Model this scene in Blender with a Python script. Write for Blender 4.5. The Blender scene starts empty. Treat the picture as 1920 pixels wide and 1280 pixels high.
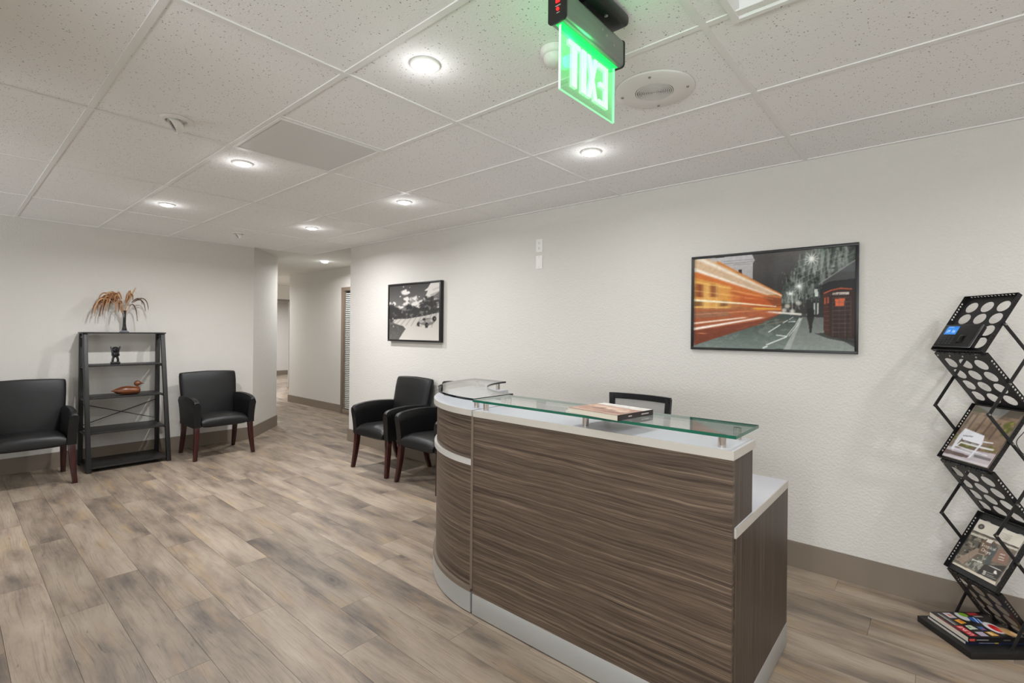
import bpy, bmesh, math, random
import numpy as np
from mathutils import Vector, Matrix
random.seed(7); np.random.seed(7)
PI = math.pi
scene = bpy.context.scene
col = scene.collection

# ------------------------------------------------------------------ camera
YAW, ROLL, FPX, CAMZ = math.radians(40.887), math.radians(0.594), 927.26, 1.385
_fw = Vector((-math.sin(YAW), math.cos(YAW), 0)); _r = Vector((math.cos(YAW), math.sin(YAW), 0)); _u = Vector((0, 0, 1))
_rr = _r * math.cos(ROLL) + _u * math.sin(ROLL); _uu = _u * math.cos(ROLL) - _r * math.sin(ROLL)
cam = bpy.data.cameras.new('camera'); camo = bpy.data.objects.new('camera', cam); col.objects.link(camo)
cam.sensor_width = 36; cam.lens = FPX / 1920 * 36; cam.shift_y = -17.93 / 1920; cam.clip_start = 0.05
M = Matrix((_rr, _uu, -_fw)).transposed().to_4x4(); M.translation = (0, 0, CAMZ)
camo.matrix_world = M
scene.camera = camo
# ------------------------------------------------------------------ world, exposure
w = bpy.data.worlds.new('world'); scene.world = w; w.use_nodes = True
w.node_tree.nodes['Background'].inputs[0].default_value = (0.9, 0.95, 1, 1)
w.node_tree.nodes['Background'].inputs[1].default_value = 0.05
vs = scene.view_settings
vs.view_transform = 'Standard'; vs.look = 'None'; vs.exposure = 0.19; vs.gamma = 1.0; vs.use_curve_mapping = False
scene.cycles.diffuse_bounces = 5; scene.cycles.glossy_bounces = 3; scene.cycles.max_bounces = 8; scene.cycles.transparent_max_bounces = 12
scene.cycles.use_adaptive_sampling = True; scene.cycles.adaptive_threshold = 0.03
scene.cycles.sample_clamp_indirect = 4.0
CAN_W = 8.6          # watts of one ceiling downlight
CAN_COL = (1.0, 0.998, 1.01)

# fill lights added behind the camera, tilted up to brighten the ceiling
FILL_A, FILL_B = 142.0, 50.0
for wx, ww, we in ((0.65, 2.9, FILL_A), (-4.85, 3.2, FILL_B)):
    wl_ = bpy.data.lights.new('ceiling_fill_light', 'AREA'); wl_.shape = 'RECTANGLE'; wl_.size = ww; wl_.size_y = 1.2; wl_.energy = we; wl_.color = (0.92,0.965,1.0)
    wlo = bpy.data.objects.new('ceiling_fill_light', wl_); col.objects.link(wlo); wlo.location = (wx,-3.0,1.2); wlo.rotation_euler = (math.radians(142),0,0)

# ------------------------------------------------------------------ helpers
def S(r, g, b):
    f = lambda c: (c/255)/12.92 if c/255 <= 0.04045 else ((c/255+0.055)/1.055)**2.4
    return (f(r), f(g), f(b), 1)

class MB:
    def __init__(s): s.v = []; s.f = []; s.m = []; s.cm = 0
    def add(s, vs, fs):
        b = len(s.v); s.v += [tuple(p) for p in vs]
        for f in fs: s.f.append(tuple(b+i for i in f)); s.m.append(s.cm)
        return s
    def box(s, x0, x1, y0, y1, z0, z1):
        return s.add([(x0,y0,z0),(x1,y0,z0),(x1,y1,z0),(x0,y1,z0),(x0,y0,z1),(x1,y0,z1),(x1,y1,z1),(x0,y1,z1)],
            [(3,2,1,0),(4,5,6,7),(0,1,5,4),(1,2,6,5),(2,3,7,6),(3,0,4,7)])
    def prism(s, poly, lo, hi, f=lambda a, b, c: (a, b, c)):
        n = len(poly)
        return s.add([f(a,b,lo) for a,b in poly]+[f(a,b,hi) for a,b in poly],
            [tuple(range(n))[::-1], tuple(range(n,2*n))]+[(i,(i+1)%n,n+(i+1)%n,n+i) for i in range(n)])
    def hexa(s, lo, hi):     # two quads
        return s.add(list(lo)+list(hi), [(3,2,1,0),(4,5,6,7),(0,1,5,4),(1,2,6,5),(2,3,7,6),(3,0,4,7)])
    def lathe(s, prof, n=24, c=(0,0,0), cap=True):
        vs = []; fs = []; m = len(prof)
        for r, z in prof:
            for k in range(n):
                a = 2*PI*k/n; vs.append((c[0]+r*math.cos(a), c[1]+r*math.sin(a), c[2]+z))
        for i in range(m-1):
            for k in range(n):
                a, b = i*n+k, i*n+(k+1)%n
                fs.append((a, b, b+n, a+n))
        if cap:
            fs.append(tuple(range(n))[::-1]); fs.append(tuple(range((m-1)*n, m*n)))
        return s.add(vs, fs)
    def tube(s, path, rad, n=8, cap=True):
        P = [Vector(p) for p in path]; m = len(P); vs = []; fs = []
        R = rad if hasattr(rad, '__len__') else [rad]*m
        t = (P[1]-P[0]).normalized(); ref = Vector((0,0,1)) if abs(t.z) < 0.9 else Vector((1,0,0))
        nrm = t.cross(ref).normalized()
        for i in range(m):
            t = (P[min(i+1,m-1)]-P[max(i-1,0)]).normalized()
            nrm = (nrm - t*nrm.dot(t)).normalized(); b = t.cross(nrm)
            for k in range(n):
                a = 2*PI*k/n; vs.append(P[i]+nrm*(R[i]*math.cos(a))+b*(R[i]*math.sin(a)))
        for i in range(m-1):
            for k in range(n):
                a, b2 = i*n+k, i*n+(k+1)%n; fs.append((a, b2, b2+n, a+n))
        if cap: fs.append(tuple(range(n))[::-1]); fs.append(tuple(range((m-1)*n, m*n)))
        return s.add(vs, fs)
    def loft(s, rings, cap=True):
        n = len(rings[0]); vs = [p for r in rings for p in r]; fs = []
        for i in range(len(rings)-1):
            for k in range(n):
                a, b = i*n+k, i*n+(k+1)%n; fs.append((a, b, b+n, a+n))
        if cap: fs.append(tuple(range(n))[::-1]); fs.append(tuple(range((len(rings)-1)*n, len(rings)*n)))
        return s.add(vs, fs)
    def arcring(s, c, r0, r1, z0, z1, a0, a1, n=40):
        vs = []; fs = []
        for i in range(n+1):
            a = a0+(a1-a0)*i/n; ca, sa = math.cos(a), math.sin(a)
            for r, z in ((r0,z0),(r1,z0),(r1,z1),(r0,z1)): vs.append((c[0]+r*ca, c[1]+r*sa, z))
        for i in range(n):
            for k in range(4):
                fs.append((i*4+k, i*4+(k+1)%4, i*4+4+(k+1)%4, i*4+4+k))
        fs += [(3,2,1,0), tuple(n*4+k for k in range(4))]
        return s.add(vs, fs)
    def mesh(s, name, mats, bevel=0, seg=2, smooth=None, uv=None, sub=None):
        me = bpy.data.meshes.new(name); me.from_pydata(s.v, [], s.f)
        mats = mats if isinstance(mats, (list, tuple)) else [mats]
        for m in mats: me.materials.append(m)
        me.polygons.foreach_set('material_index', s.m)
        bm = bmesh.new(); bm.from_mesh(me)
        bmesh.ops.recalc_face_normals(bm, faces=bm.faces)
        if bevel:
            es = [e for e in bm.edges if len(e.link_faces) == 2 and e.calc_face_angle(0) > 0.5]
            bmesh.ops.bevel(bm, geom=es, offset=bevel, segments=seg, profile=0.5, affect='EDGES', clamp_overlap=True)
        if sub: bmesh.ops.subdivide_edges(bm, edges=bm.edges, cuts=sub, use_grid_fill=True)
        bm.to_mesh(me); bm.free()
        if smooth is None: smooth = bool(bevel)
        if smooth:
            me.polygons.foreach_set('use_smooth', [True]*len(me.polygons))
            try: me.set_sharp_from_angle(angle=math.radians(40))
            except Exception: pass
        if uv:
            l = me.uv_layers.new(name='UVMap')
            for lp in me.loops: l.data[lp.index].uv = uv(me.vertices[lp.vertex_index].co)
        return me
    def build(s, name, mats, parent=None, world=True, **k):
        uvw = k.get('uv')
        if parent is not None and world:
            L = parent.matrix_world.translation.copy() if parent.parent is None else WL[parent.name]
            s.v = [(p[0]-L[0], p[1]-L[1], p[2]-L[2]) for p in s.v]
            if uvw: k['uv'] = lambda co: uvw(co+L)
        o = bpy.data.objects.new(name, s.mesh(name, mats, **k)); col.objects.link(o)
        if parent is not None:
            o.parent = parent
            WL[o.name] = (parent.location.copy() if parent.parent is None else WL[parent.name])
        return o
WL = {}
def tag(o, label, cat, group=None, kind=None):
    if label: o['label'] = label
    if cat: o['category'] = cat
    if group: o['group'] = group
    if kind: o['kind'] = kind
    return o
def thing(name, label, cat, loc=(0,0,0), rz=0, group=None):
    o = bpy.data.objects.new(name, None); col.objects.link(o); o.empty_display_size = 0.1
    o.location = loc; o.rotation_euler = (0,0,rz); o.matrix_world = Matrix.Translation(loc) @ Matrix.Rotation(rz,4,'Z')
    return tag(o, label, cat, group)
def struct(o, label=None, cat=None):
    o['kind'] = 'structure'
    if label: o['label'] = label
    if cat: o['category'] = cat
    return o
def copy_tree(o, parent=None):
    c = o.copy(); col.objects.link(c)
    if parent: c.parent = parent
    for ch in list(o.children): copy_tree(ch, c)
    return c

# ------------------------------------------------------------------ materials
class NT:
    def __init__(s, name):
        s.m = bpy.data.materials.new(name); s.m.use_nodes = True; s.t = s.m.node_tree
        s.b = s.t.nodes['Principled BSDF']; s.out = s.t.nodes['Material Output']
    def n(s, typ, inp=None, **props):
        nd = s.t.nodes.new('ShaderNode'+typ)
        for k, v in props.items(): setattr(nd, k, v)
        for k, v in (inp or {}).items():
            if hasattr(v, 'node') or isinstance(v, bpy.types.NodeSocket): s.t.links.new(v, nd.inputs[k])
            else: nd.inputs[k].default_value = v
        return nd
    def set(s, **k):
        for a, v in k.items():
            a = a.replace('_', ' ')
            sock = s.b.inputs[a]
            if isinstance(v, bpy.types.NodeSocket): s.t.links.new(v, sock)
            else: sock.default_value = v
        return s
    def math(s, op, a, b=0.0, clamp=False):
        return s.n('Math', {0: a, 1: b}, operation=op, use_clamp=clamp).outputs[0]
    def mul(s, vec, xyz): return s.n('VectorMath', {0: vec, 1: xyz}, operation='MULTIPLY').outputs[0]
    def addv(s, a, b): return s.n('VectorMath', {0: a, 1: b}, operation='ADD').outputs[0]
    def noise(s, vec, scale, detail=3.0, rough=0.5, dist=0.0):
        return s.n('TexNoise', {'Vector': vec, 'Scale': scale, 'Detail': detail, 'Roughness': rough, 'Distortion': dist}).outputs[0]
    def ramp(s, fac, stops):
        r = s.n('ValToRGB', {0: fac}); e = r.color_ramp.elements
        while len(e) < len(stops): e.new(0.5)
        for i, (p, c) in enumerate(stops): e[i].position = p; e[i].color = c
        return r.outputs[0]
    def mix(s, fac, a, b, mode='MIX'):
        nd = s.t.nodes.new('ShaderNodeMix'); nd.data_type = 'RGBA'; nd.blend_type = mode
        for i, v in ((0, fac), (6, a), (7, b)):
            if isinstance(v, bpy.types.NodeSocket): s.t.links.new(v, nd.inputs[i])
            else: nd.inputs[i].default_value = v
        return nd.outputs[2]
    def bump(s, h, strength=0.3, dist=0.01):
        s.t.links.new(s.n('Bump', {'Height': h, 'Strength': strength, 'Distance': dist}).outputs[0], s.b.inputs['Normal'])
    def schlick(s):        # plain glass reflectance, the same from both sides of a thin plate
        g = s.n('NewGeometry'); c = s.math('ABSOLUTE', s.n('VectorMath', {0: g.outputs['Incoming'], 1: g.outputs['Normal']}, operation='DOT_PRODUCT').outputs['Value'])
        return s.math('ADD', s.math('MULTIPLY', s.math('POWER', s.math('SUBTRACT', 1.0, c, True), 5.0), 0.9), 0.045, True)
    def pos(s): return s.n('NewGeometry').outputs['Position']
    def obj(s): return s.n('TexCoord').outputs['Object']
def plain(name, c, rough=0.5, metal=0.0, spec=0.5, coat=0.0, bump=None):
    m = NT(name).set(Base_Color=c, Roughness=rough, Metallic=metal, Specular_IOR_Level=spec, Coat_Weight=coat)
    if bump: m.bump(m.noise(m.obj(), bump[0], 3), bump[1], bump[2])
    return m.m
def emis(name, c, strength, base=(0.8,0.8,0.8,1), sample=False):
    m = NT(name).set(Base_Color=base, Emission_Color=c, Emission_Strength=strength, Roughness=0.4).m
    if not sample: m.cycles.emission_sampling = 'NONE'
    return m

def m_wall():
    m = NT('wall_paint'); p = m.pos()
    m.set(Base_Color=S(212,209,203), Roughness=0.75, Specular_IOR_Level=0.25)
    m.bump(m.noise(p, 80.0, 2, 0.6), 0.8, 0.004); return m.m
def m_tile():
    m = NT('ceiling_tile'); p = m.pos()
    pw = m.addv(p, m.mul(m.n('TexNoise', {'Vector': p, 'Scale': 40.0, 'Detail': 1.0}).outputs[1], (0.014,0.014,0.0)))
    v = m.n('TexVoronoi', {'Vector': m.mul(pw, (105.0,105.0,0.0)), 'Scale': 1.0})
    rnd = m.n('SeparateColor', {0: v.outputs[1]}).outputs[0]
    dot = m.math('LESS_THAN', v.outputs[0], m.math('MULTIPLY', m.math('SUBTRACT', rnd, 0.36), 0.46))
    m.set(Base_Color=m.mix(m.math('MULTIPLY', dot, 0.7), S(244,244,243), S(112,110,106)), Roughness=0.9, Specular_IOR_Level=0.1)
    m.bump(m.noise(p, 120.0, 2), 0.35, 0.004); return m.m
def m_plank(geo):
    m = NT('vinyl_plank_rest' if geo else 'vinyl_plank')
    if geo:
        rnd = m.n('Attribute', attribute_name='rnd', attribute_type='GEOMETRY').outputs['Fac']; p0 = m.pos()
    else:
        rnd = m.n('Attribute', attribute_name='rnd', attribute_type='OBJECT').outputs['Fac']; p0 = m.obj()
    off = m.n('CombineXYZ', {0: m.math('MULTIPLY', rnd, 53.0), 1: m.math('MULTIPLY', rnd, 31.0), 2: m.math('MULTIPLY', rnd, 17.0)}).outputs[0]
    p = m.addv(p0, off)
    warp = m.n('TexNoise', {'Vector': m.mul(p, (1.6,5.0,1.0)), 'Scale': 1.0, 'Detail': 2.0}).outputs[1]
    pw = m.addv(p, m.mul(warp, (0.10,0.075,0.0)))
    blot = m.noise(m.mul(pw, (1.5,6.5,1.0)), 1.0, 5, 0.62)
    grain = m.noise(m.mul(pw, (3.2,150.0,1.0)), 1.0, 3, 0.65)
    c = m.ramp(blot, [(0.30,S(106,97,91)),(0.42,S(142,129,117)),(0.53,S(166,152,137)),(0.70,S(186,173,157))])
    tan = m.noise(m.mul(p, (1.7,9.0,1.0)), 1.2, 2)
    c = m.mix(m.ramp(tan, [(0.56,(0,0,0,1)),(0.74,(0.55,0.55,0.55,1))]), c, S(186,160,126))
    gr = m.ramp(grain, [(0.25,S(188,186,184)),(0.48,S(255,255,255))])
    c = m.mix(0.8, c, gr, 'MULTIPLY')
    kn = m.n('TexVoronoi', {'Vector': m.mul(pw, (1.25,3.6,1.0)), 'Scale': 1.0}).outputs[0]
    ring = m.math('SINE', m.math('MULTIPLY', kn, 95.0))
    kf = m.math('MULTIPLY', m.ramp(kn, [(0.03,(0.95,)*3+(1,)),(0.09,(0.55,)*3+(1,)),(0.24,(0,0,0,1))]), m.math('ADD', m.math('MULTIPLY', ring, 0.14), 0.7))
    c = m.mix(kf, c, S(78,68,62))
    crack = m.noise(m.mul(pw, (9.0,46.0,1.0)), 1.0, 2, 0.5)
    c = m.mix(m.ramp(crack, [(0.70,(0,0,0,1)),(0.78,(0.6,0.6,0.6,1))]), c, S(84,74,68))
    tone = m.math('ADD', m.math('MULTIPLY', m.math('FRACT', m.math('MULTIPLY', rnd, 7.31)), 0.24), 0.61)
    c = m.mix(1.0, c, m.n('CombineColor', {0: tone, 1: m.math('MULTIPLY', tone, 0.972), 2: m.math('MULTIPLY', tone, 0.935)}).outputs[0], 'MULTIPLY')
    m.set(Base_Color=c, Roughness=0.46, Specular_IOR_Level=0.35)
    return m.m
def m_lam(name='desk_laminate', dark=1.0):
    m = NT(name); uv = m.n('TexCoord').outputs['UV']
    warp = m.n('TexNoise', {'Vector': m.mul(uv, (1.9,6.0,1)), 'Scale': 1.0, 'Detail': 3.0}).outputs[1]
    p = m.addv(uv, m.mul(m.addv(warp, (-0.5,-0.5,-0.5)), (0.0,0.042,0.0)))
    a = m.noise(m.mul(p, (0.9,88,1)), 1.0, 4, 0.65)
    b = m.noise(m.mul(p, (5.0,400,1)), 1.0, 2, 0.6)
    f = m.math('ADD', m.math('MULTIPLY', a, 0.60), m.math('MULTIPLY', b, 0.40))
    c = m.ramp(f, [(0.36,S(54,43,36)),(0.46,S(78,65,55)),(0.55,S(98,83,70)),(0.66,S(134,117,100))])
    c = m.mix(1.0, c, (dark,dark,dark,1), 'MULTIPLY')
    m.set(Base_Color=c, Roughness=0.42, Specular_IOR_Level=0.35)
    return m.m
def m_glass(name, tint):
    m = NT(name); t = m.t
    tr = m.n('BsdfTransparent', {0: tint}); gl = m.n('BsdfGlossy', {0: (1,1,1,1), 'Roughness': 0.01})
    mx = m.n('MixShader', {0: m.schlick()})
    t.links.new(tr.outputs[0], mx.inputs[1]); t.links.new(gl.outputs[0], mx.inputs[2]); t.links.new(mx.outputs[0], m.out.inputs[0])
    return m.m
def m_leather():
    m = NT('black_leather'); p = m.obj()
    v = m.n('TexVoronoi', {'Vector': p, 'Scale': 260.0}, feature='DISTANCE_TO_EDGE').outputs[0]
    m.set(Base_Color=S(17,17,18), Roughness=0.42, Specular_IOR_Level=0.38)
    m.bump(m.math('ADD', m.math('MULTIPLY', v, 0.5), m.noise(p, 14.0, 3)), 0.18, 0.006); return m.m
def m_vcol(name, rough=0.45, spec=0.4, coat=0.0):
    m = NT(name); m.set(Base_Color=m.n('Attribute', attribute_name='Col').outputs[0], Roughness=rough, Specular_IOR_Level=spec, Coat_Weight=coat, Coat_Roughness=0.03)
    return m.m
def m_brushed(name, c, rough=0.35):
    m = NT(name); p = m.obj()
    g = m.noise(m.mul(p, (1.0,6.0,400.0)), 1.0, 3)
    m.set(Base_Color=c, Metallic=0.9, Roughness=m.ramp(g, [(0.3,(rough-0.1,)*3+(1,)),(0.7,(rough+0.15,)*3+(1,))])); return m.m
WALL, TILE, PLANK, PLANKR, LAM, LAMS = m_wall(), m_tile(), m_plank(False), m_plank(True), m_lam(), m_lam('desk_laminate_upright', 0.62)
TBAR = plain('grid_white', S(238,238,236), 0.5, spec=0.3)
WHITE = plain('white_plastic', S(232,231,227), 0.45, spec=0.4)
DRY = plain('drywall_white', S(222,220,214), 0.85, bump=(60, 0.2, 0.002))
BASEB = plain('taupe_vinyl', S(128,116,103), 0.5, spec=0.35)
DARKSUB = plain('subfloor', S(60,54,50), 0.9)
LEATHER = m_leather()
def m_mahog():
    m = NT('mahogany'); p = m.obj(); g = m.noise(m.mul(p, (60,60,6)), 1.0, 4)
    m.set(Base_Color=m.ramp(g, [(0.35,S(36,11,10)),(0.65,S(64,19,16))]), Roughness=0.3, Coat_Weight=0.2); return m.m
MAHOG = m_mahog()
CTOP = plain('counter_white', S(190,191,197), 0.38, spec=0.4, bump=(30, 0.04, 0.001))
CEDGE = plain('counter_edge', S(186,180,171), 0.5)
KICK = plain('silver_kick', S(178,179,177), 0.38, metal=0.35)
STRIP = plain('brown_edge_strip', S(112,98,85), 0.5)
CHROME = plain('satin_steel', S(205,196,188), 0.16, metal=1.0)
GLASS = m_glass('clear_glass', (0.97,0.985,0.98,1)); GLASSD = m_glass('smoked_glass', (0.93,0.95,0.955,1))
GEDGE = NT('green_glass_edge').set(Base_Color=S(14,92,72), Roughness=0.12, Specular_IOR_Level=0.7).m
GEDGED = NT('dark_glass_edge').set(Base_Color=S(20,30,32), Roughness=0.12, Specular_IOR_Level=0.7).m
BLACKM = plain('black_powdercoat', S(26,26,27), 0.42, spec=0.45)
SHELFB = plain('black_shelf_board', S(34,33,33), 0.4, spec=0.5)
SHELFM = plain('black_shelf_steel', S(27,27,27), 0.45, spec=0.45)
BLACKP = plain('black_plastic', S(24,24,25), 0.35, spec=0.5)
PAPER = plain('page_edges', S(206,198,182), 0.85)
PRINT = m_vcol('print_gloss', 0.3, 0.5); PRINTM = m_vcol('print_matt', 0.55, 0.3); PRINTG = m_vcol('print_under_glass', 0.5, 0.15, 0.6)
FRAMEB = plain('black_frame', S(22,21,21), 0.4)
DOORF = plain('brown_door_frame', S(128,112,97), 0.5)
LENS = emis('lamp_lens', (1.0,0.965,0.91,1), 26.0)
RIVET = plain('steel_rivet', S(190,186,178), 0.3, metal=1.0)

# ------------------------------------------------------------------ painting flat prints (colours on a fine grid of vertices)
class Paint:
    def __init__(s, w, h, c=(128,128,128), quad=None):
        s.w, s.h = w, h; s.a = np.zeros((h, w, 3)); s.a[:] = c
        s.U, s.V = np.meshgrid((np.arange(w)+0.5)/w, (np.arange(h)+0.5)/h)
        s.H = None
        if quad:   # traced points are given in a skewed frame; solve the plane-to-plane map
            A = []; B = []
            for (x, y), (u, v) in zip(quad, ((0,0),(1,0),(1,1),(0,1))):
                A += [[x,y,1,0,0,0,-u*x,-u*y],[0,0,0,x,y,1,-v*x,-v*y]]; B += [u, v]
            s.H = np.append(np.linalg.solve(np.array(A,float), np.array(B,float)), 1).reshape(3,3)
    def P(s, pts):
        p = np.array(pts, float)
        if s.H is None: return p
        q = np.c_[p, np.ones(len(p))] @ s.H.T
        return q[:,:2]/q[:,2:]
    def put(s, mask, c, alpha=1.0):
        m = (mask*alpha)[...,None]; s.a = s.a*(1-m)+np.array(c, float)*m
    def mask(s, pts, raw=False):
        p = np.array(pts, float) if raw else s.P(pts); n = len(p); ins = np.zeros(s.U.shape, bool)
        for i in range(n):
            (x1, y1), (x2, y2) = p[i], p[(i+1)%n]
            if y1 == y2: continue
            c = ((y1 > s.V) != (y2 > s.V)) & (s.U < (x2-x1)*(s.V-y1)/(y2-y1)+x1)
            ins ^= c
        return ins.astype(float)
    def poly(s, pts, c, alpha=1.0, c2=None, ax='v'):
        m = s.mask(pts)
        if c2 is not None and m.any():
            T = s.V if ax == 'v' else s.U; t = T[m > 0]; T = np.clip((T-t.min())/(t.max()-t.min()+1e-6), 0, 1)[...,None]
            cc = np.array(c, float)*(1-T)+np.array(c2, float)*T
            s.a = s.a*(1-(m*alpha)[...,None])+cc*(m*alpha)[...,None]
        else: s.put(m, c, alpha)
        return m
    def line(s, pts, wd, c, alpha=1.0, w2=None, soft=0.5):
        p = s.P(pts); asp = s.w/s.h; D = np.full(s.U.shape, 9.0); W = np.full(s.U.shape, wd)
        tot = len(p)-1
        for i in range(tot):
            ax, ay = p[i]; bx, by = p[i+1]; dx, dy = (bx-ax)*asp, by-ay; L = dx*dx+dy*dy+1e-12
            t = np.clip((((s.U-ax)*asp)*dx+(s.V-ay)*dy)/L, 0, 1)
            d = np.hypot((s.U-ax)*asp-t*dx, s.V-ay-t*dy); k = d < D
            D = np.where(k, d, D)
            if w2 is not None: W = np.where(k, wd+(w2-wd)*((i+t)/tot), W)
        s.put(np.clip((W/2-D)/(np.maximum(W,1e-4)*soft/2)+0.5, 0, 1), c, alpha)
    def blob(s, c0, rx, ry, c, alpha=1.0, soft=0.6, rag=0.0):
        (x, y), = s.P([c0]); d = np.hypot((s.U-x)/rx, (s.V-y)/ry)
        if rag: d = d+(s.noise(16)-0.5)*rag*1.7
        s.put(np.clip((1-d)/soft, 0, 1), c, alpha)
    def noise(s, k, kx=None):
        kx = kx or k; g = np.random.rand(k+2, kx+2); o = 0; amp = 1; tot = 0
        for o_ in range(3):
            f = 2**o_; g = np.random.rand(int(k*f)+2, int(kx*f)+2)
            y = s.V*k*f; x = s.U*kx*f; yi = y.astype(int); xi = x.astype(int); fy = y-yi; fx = x-xi
            fy = fy*fy*(3-2*fy); fx = fx*fx*(3-2*fx)
            o = o+amp*((g[yi,xi]*(1-fx)+g[yi,xi+1]*fx)*(1-fy)+(g[yi+1,xi]*(1-fx)+g[yi+1,xi+1]*fx)*fy); tot += amp; amp *= 0.5
        return o/tot
    def star(s, c0, r, n=12):
        (x, y), = s.P([c0]); asp = s.w/s.h; dx = (s.U-x)*asp; dy = s.V-y; d = np.hypot(dx, dy); an = np.arctan2(dy, dx)
        g = np.clip(1-d/(r*(0.35+0.65*np.abs(np.cos(an*n/2))**6)), 0, 1)
        s.put(np.clip(g*1.8, 0, 1), (250,250,244)); s.put(np.clip(1-d/(r*2.2), 0, 1)**2*0.45, (235,240,232))
    def text(s, body, x, y, h, c, ang=0, w=None, alpha=1.0):
        T = glyphs(body); X = T[...,0]; wd = X.max()-X.min(); k = h/0.72; kx = (w/wd) if w else k*s.h/s.w
        ca, sa = math.cos(ang), math.sin(ang); m = np.zeros(s.U.shape)
        for tri in T:
            q = [(x+(p[0]-X.min())*kx*ca+p[1]*k*sa, y+(p[0]-X.min())*kx*sa-p[1]*k*ca) for p in tri]
            m = np.maximum(m, s.mask(q, raw=True))
        s.put(m, c, alpha)
    def build(s, name, mat, parent, O, eu, ev):      # O = top-left corner, eu to the right, ev downwards (full edges)
        w_, h_ = s.w, s.h
        pad = np.pad(s.a, ((0,1),(0,1),(0,0)), mode='edge'); pad2 = np.pad(s.a, ((1,0),(1,0),(0,0)), mode='edge')
        p3 = np.pad(s.a, ((1,0),(0,1),(0,0)), mode='edge'); p4 = np.pad(s.a, ((0,1),(1,0),(0,0)), mode='edge')
        cv = np.clip((pad+pad2+p3+p4)/4/255, 0, 1)
        lin = np.where(cv <= 0.04045, cv/12.92, ((cv+0.055)/1.055)**2.4)
        uu, vv = np.meshgrid(np.arange(w_+1)/w_, np.arange(h_+1)/h_)
        co = np.array(O)[None,None]+uu[...,None]*np.array(eu)+vv[...,None]*np.array(ev)
        i = np.arange((w_+1)*(h_+1)).reshape(h_+1, w_+1)
        q = np.stack([i[1:,:-1], i[1:,1:], i[:-1,1:], i[:-1,:-1]], -1).reshape(-1,4)
        me = bpy.data.meshes.new(name)
        me.vertices.add(co.shape[0]*co.shape[1]); me.vertices.foreach_set('co', co.reshape(-1).astype(np.float32))
        me.loops.add(q.size); me.loops.foreach_set('vertex_index', q.reshape(-1).astype(np.int32))
        me.polygons.add(len(q)); me.polygons.foreach_set('loop_start', np.arange(0, q.size, 4, dtype=np.int32)); me.polygons.foreach_set('loop_total', np.full(len(q), 4, dtype=np.int32))
        at = me.color_attributes.new('Col', 'FLOAT_COLOR', 'POINT')
        at.data.foreach_set('color', np.c_[lin.reshape(-1,3), np.ones(lin.shape[0]*lin.shape[1])].reshape(-1).astype(np.float32))
        me.materials.append(mat); me.update(); me.validate()
        o = bpy.data.objects.new(name, me); col.objects.link(o); o.parent = parent
        return o
_gl = {}
def glyphs(body):
    if body not in _gl:
        cu = bpy.data.curves.new('t', 'FONT'); cu.body = body; ob = bpy.data.objects.new('t', cu)
        me = bpy.data.meshes.new_from_object(ob); me.calc_loop_triangles()
        _gl[body] = np.array([[me.vertices[i].co[:2] for i in t.vertices] for t in me.loop_triangles])
        bpy.data.objects.remove(ob); bpy.data.curves.remove(cu); bpy.data.meshes.remove(me)
    return _gl[body]

# ================================================================== SETTING
CE, YW, XL = 2.42, 3.36, -6.6
def wallbox(name, boxes, label, mat=WALL, cat='wall'):
    m = MB()
    for b in boxes: m.box(*b)
    return struct(m.build(name, mat), label, cat)
wall_right = wallbox('wall_right', [(-5.6,3.2,YW,YW+0.12,0,2.6)], 'long cream textured wall behind the reception desk')
def prismwall(name, poly, label):
    return struct(MB().prism(poly, 0, 2.6).build(name, WALL), label, 'wall')
wall_left = prismwall('wall_left', [(XL,-3.1),(XL,2.6),(-7.245,3.18),(-7.4,3.18),(-7.4,-3.1)], 'cream textured wall with an angled end behind the shelf')
wall_hall = wallbox('wall_hall', [(-9.51,-7.53,4.41,4.53,0,2.6),(-7.53,-6.55,4.41,4.53,2.09,2.6),(-6.55,3.2,4.41,4.53,0,2.6),(-9.51,-9.39,4.53,9,0,2.6)], 'cream hallway wall beside the brown framed window')
wall_far = wallbox('wall_far', [(-11.92,-11.8,5.50,9,0,2.6),(-11.92,-11.8,4.45,5.50,2.085,2.6),(-11.92,-11.8,2.0,4.45,0,2.6)], 'cream wall around the far doorway')
wall_end = wallbox('wall_end', [(-15.45,-15.3,2,10,0,2.7)], 'pale wall of the room beyond the far doorway')
wall_partition = wallbox('wall_partition', [(-3.0,-1.62,-0.44,-0.32,0,2.6)], 'partition wall stub to the left of the camera')
wall_back = wallbox('wall_back', [(-7.0,-6.5,-3.2,-3.08,0,2.6),(-6.5,-3.2,-3.2,-3.08,0,0.5),(-6.5,-3.2,-3.2,-3.08,2.2,2.6),(-3.2,-0.85,-3.2,-3.08,0,2.6),(2.15,3.2,-3.2,-3.08,0,2.6),(-0.85,2.15,-3.2,-3.08,0,0.5),(-0.85,2.15,-3.2,-3.08,2.2,2.6)], 'wall behind the camera')
wall_side = wallbox('wall_side', [(3.08,3.2,-3.2,4.5,0,2.6)], 'side wall beyond the right edge of the photo')
wall_hall_side = wallbox('wall_hall_side', [(-12,-7.4,3.06,3.18,0,2.6)], 'hallway wall hidden behind the angled wall')
wall_room = wallbox('wall_room', [(-15.4,-9.4,9.0,9.12,0,2.7),(-15.4,-11.8,2.0,2.12,0,2.7)], 'outer walls of the far room')

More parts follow.
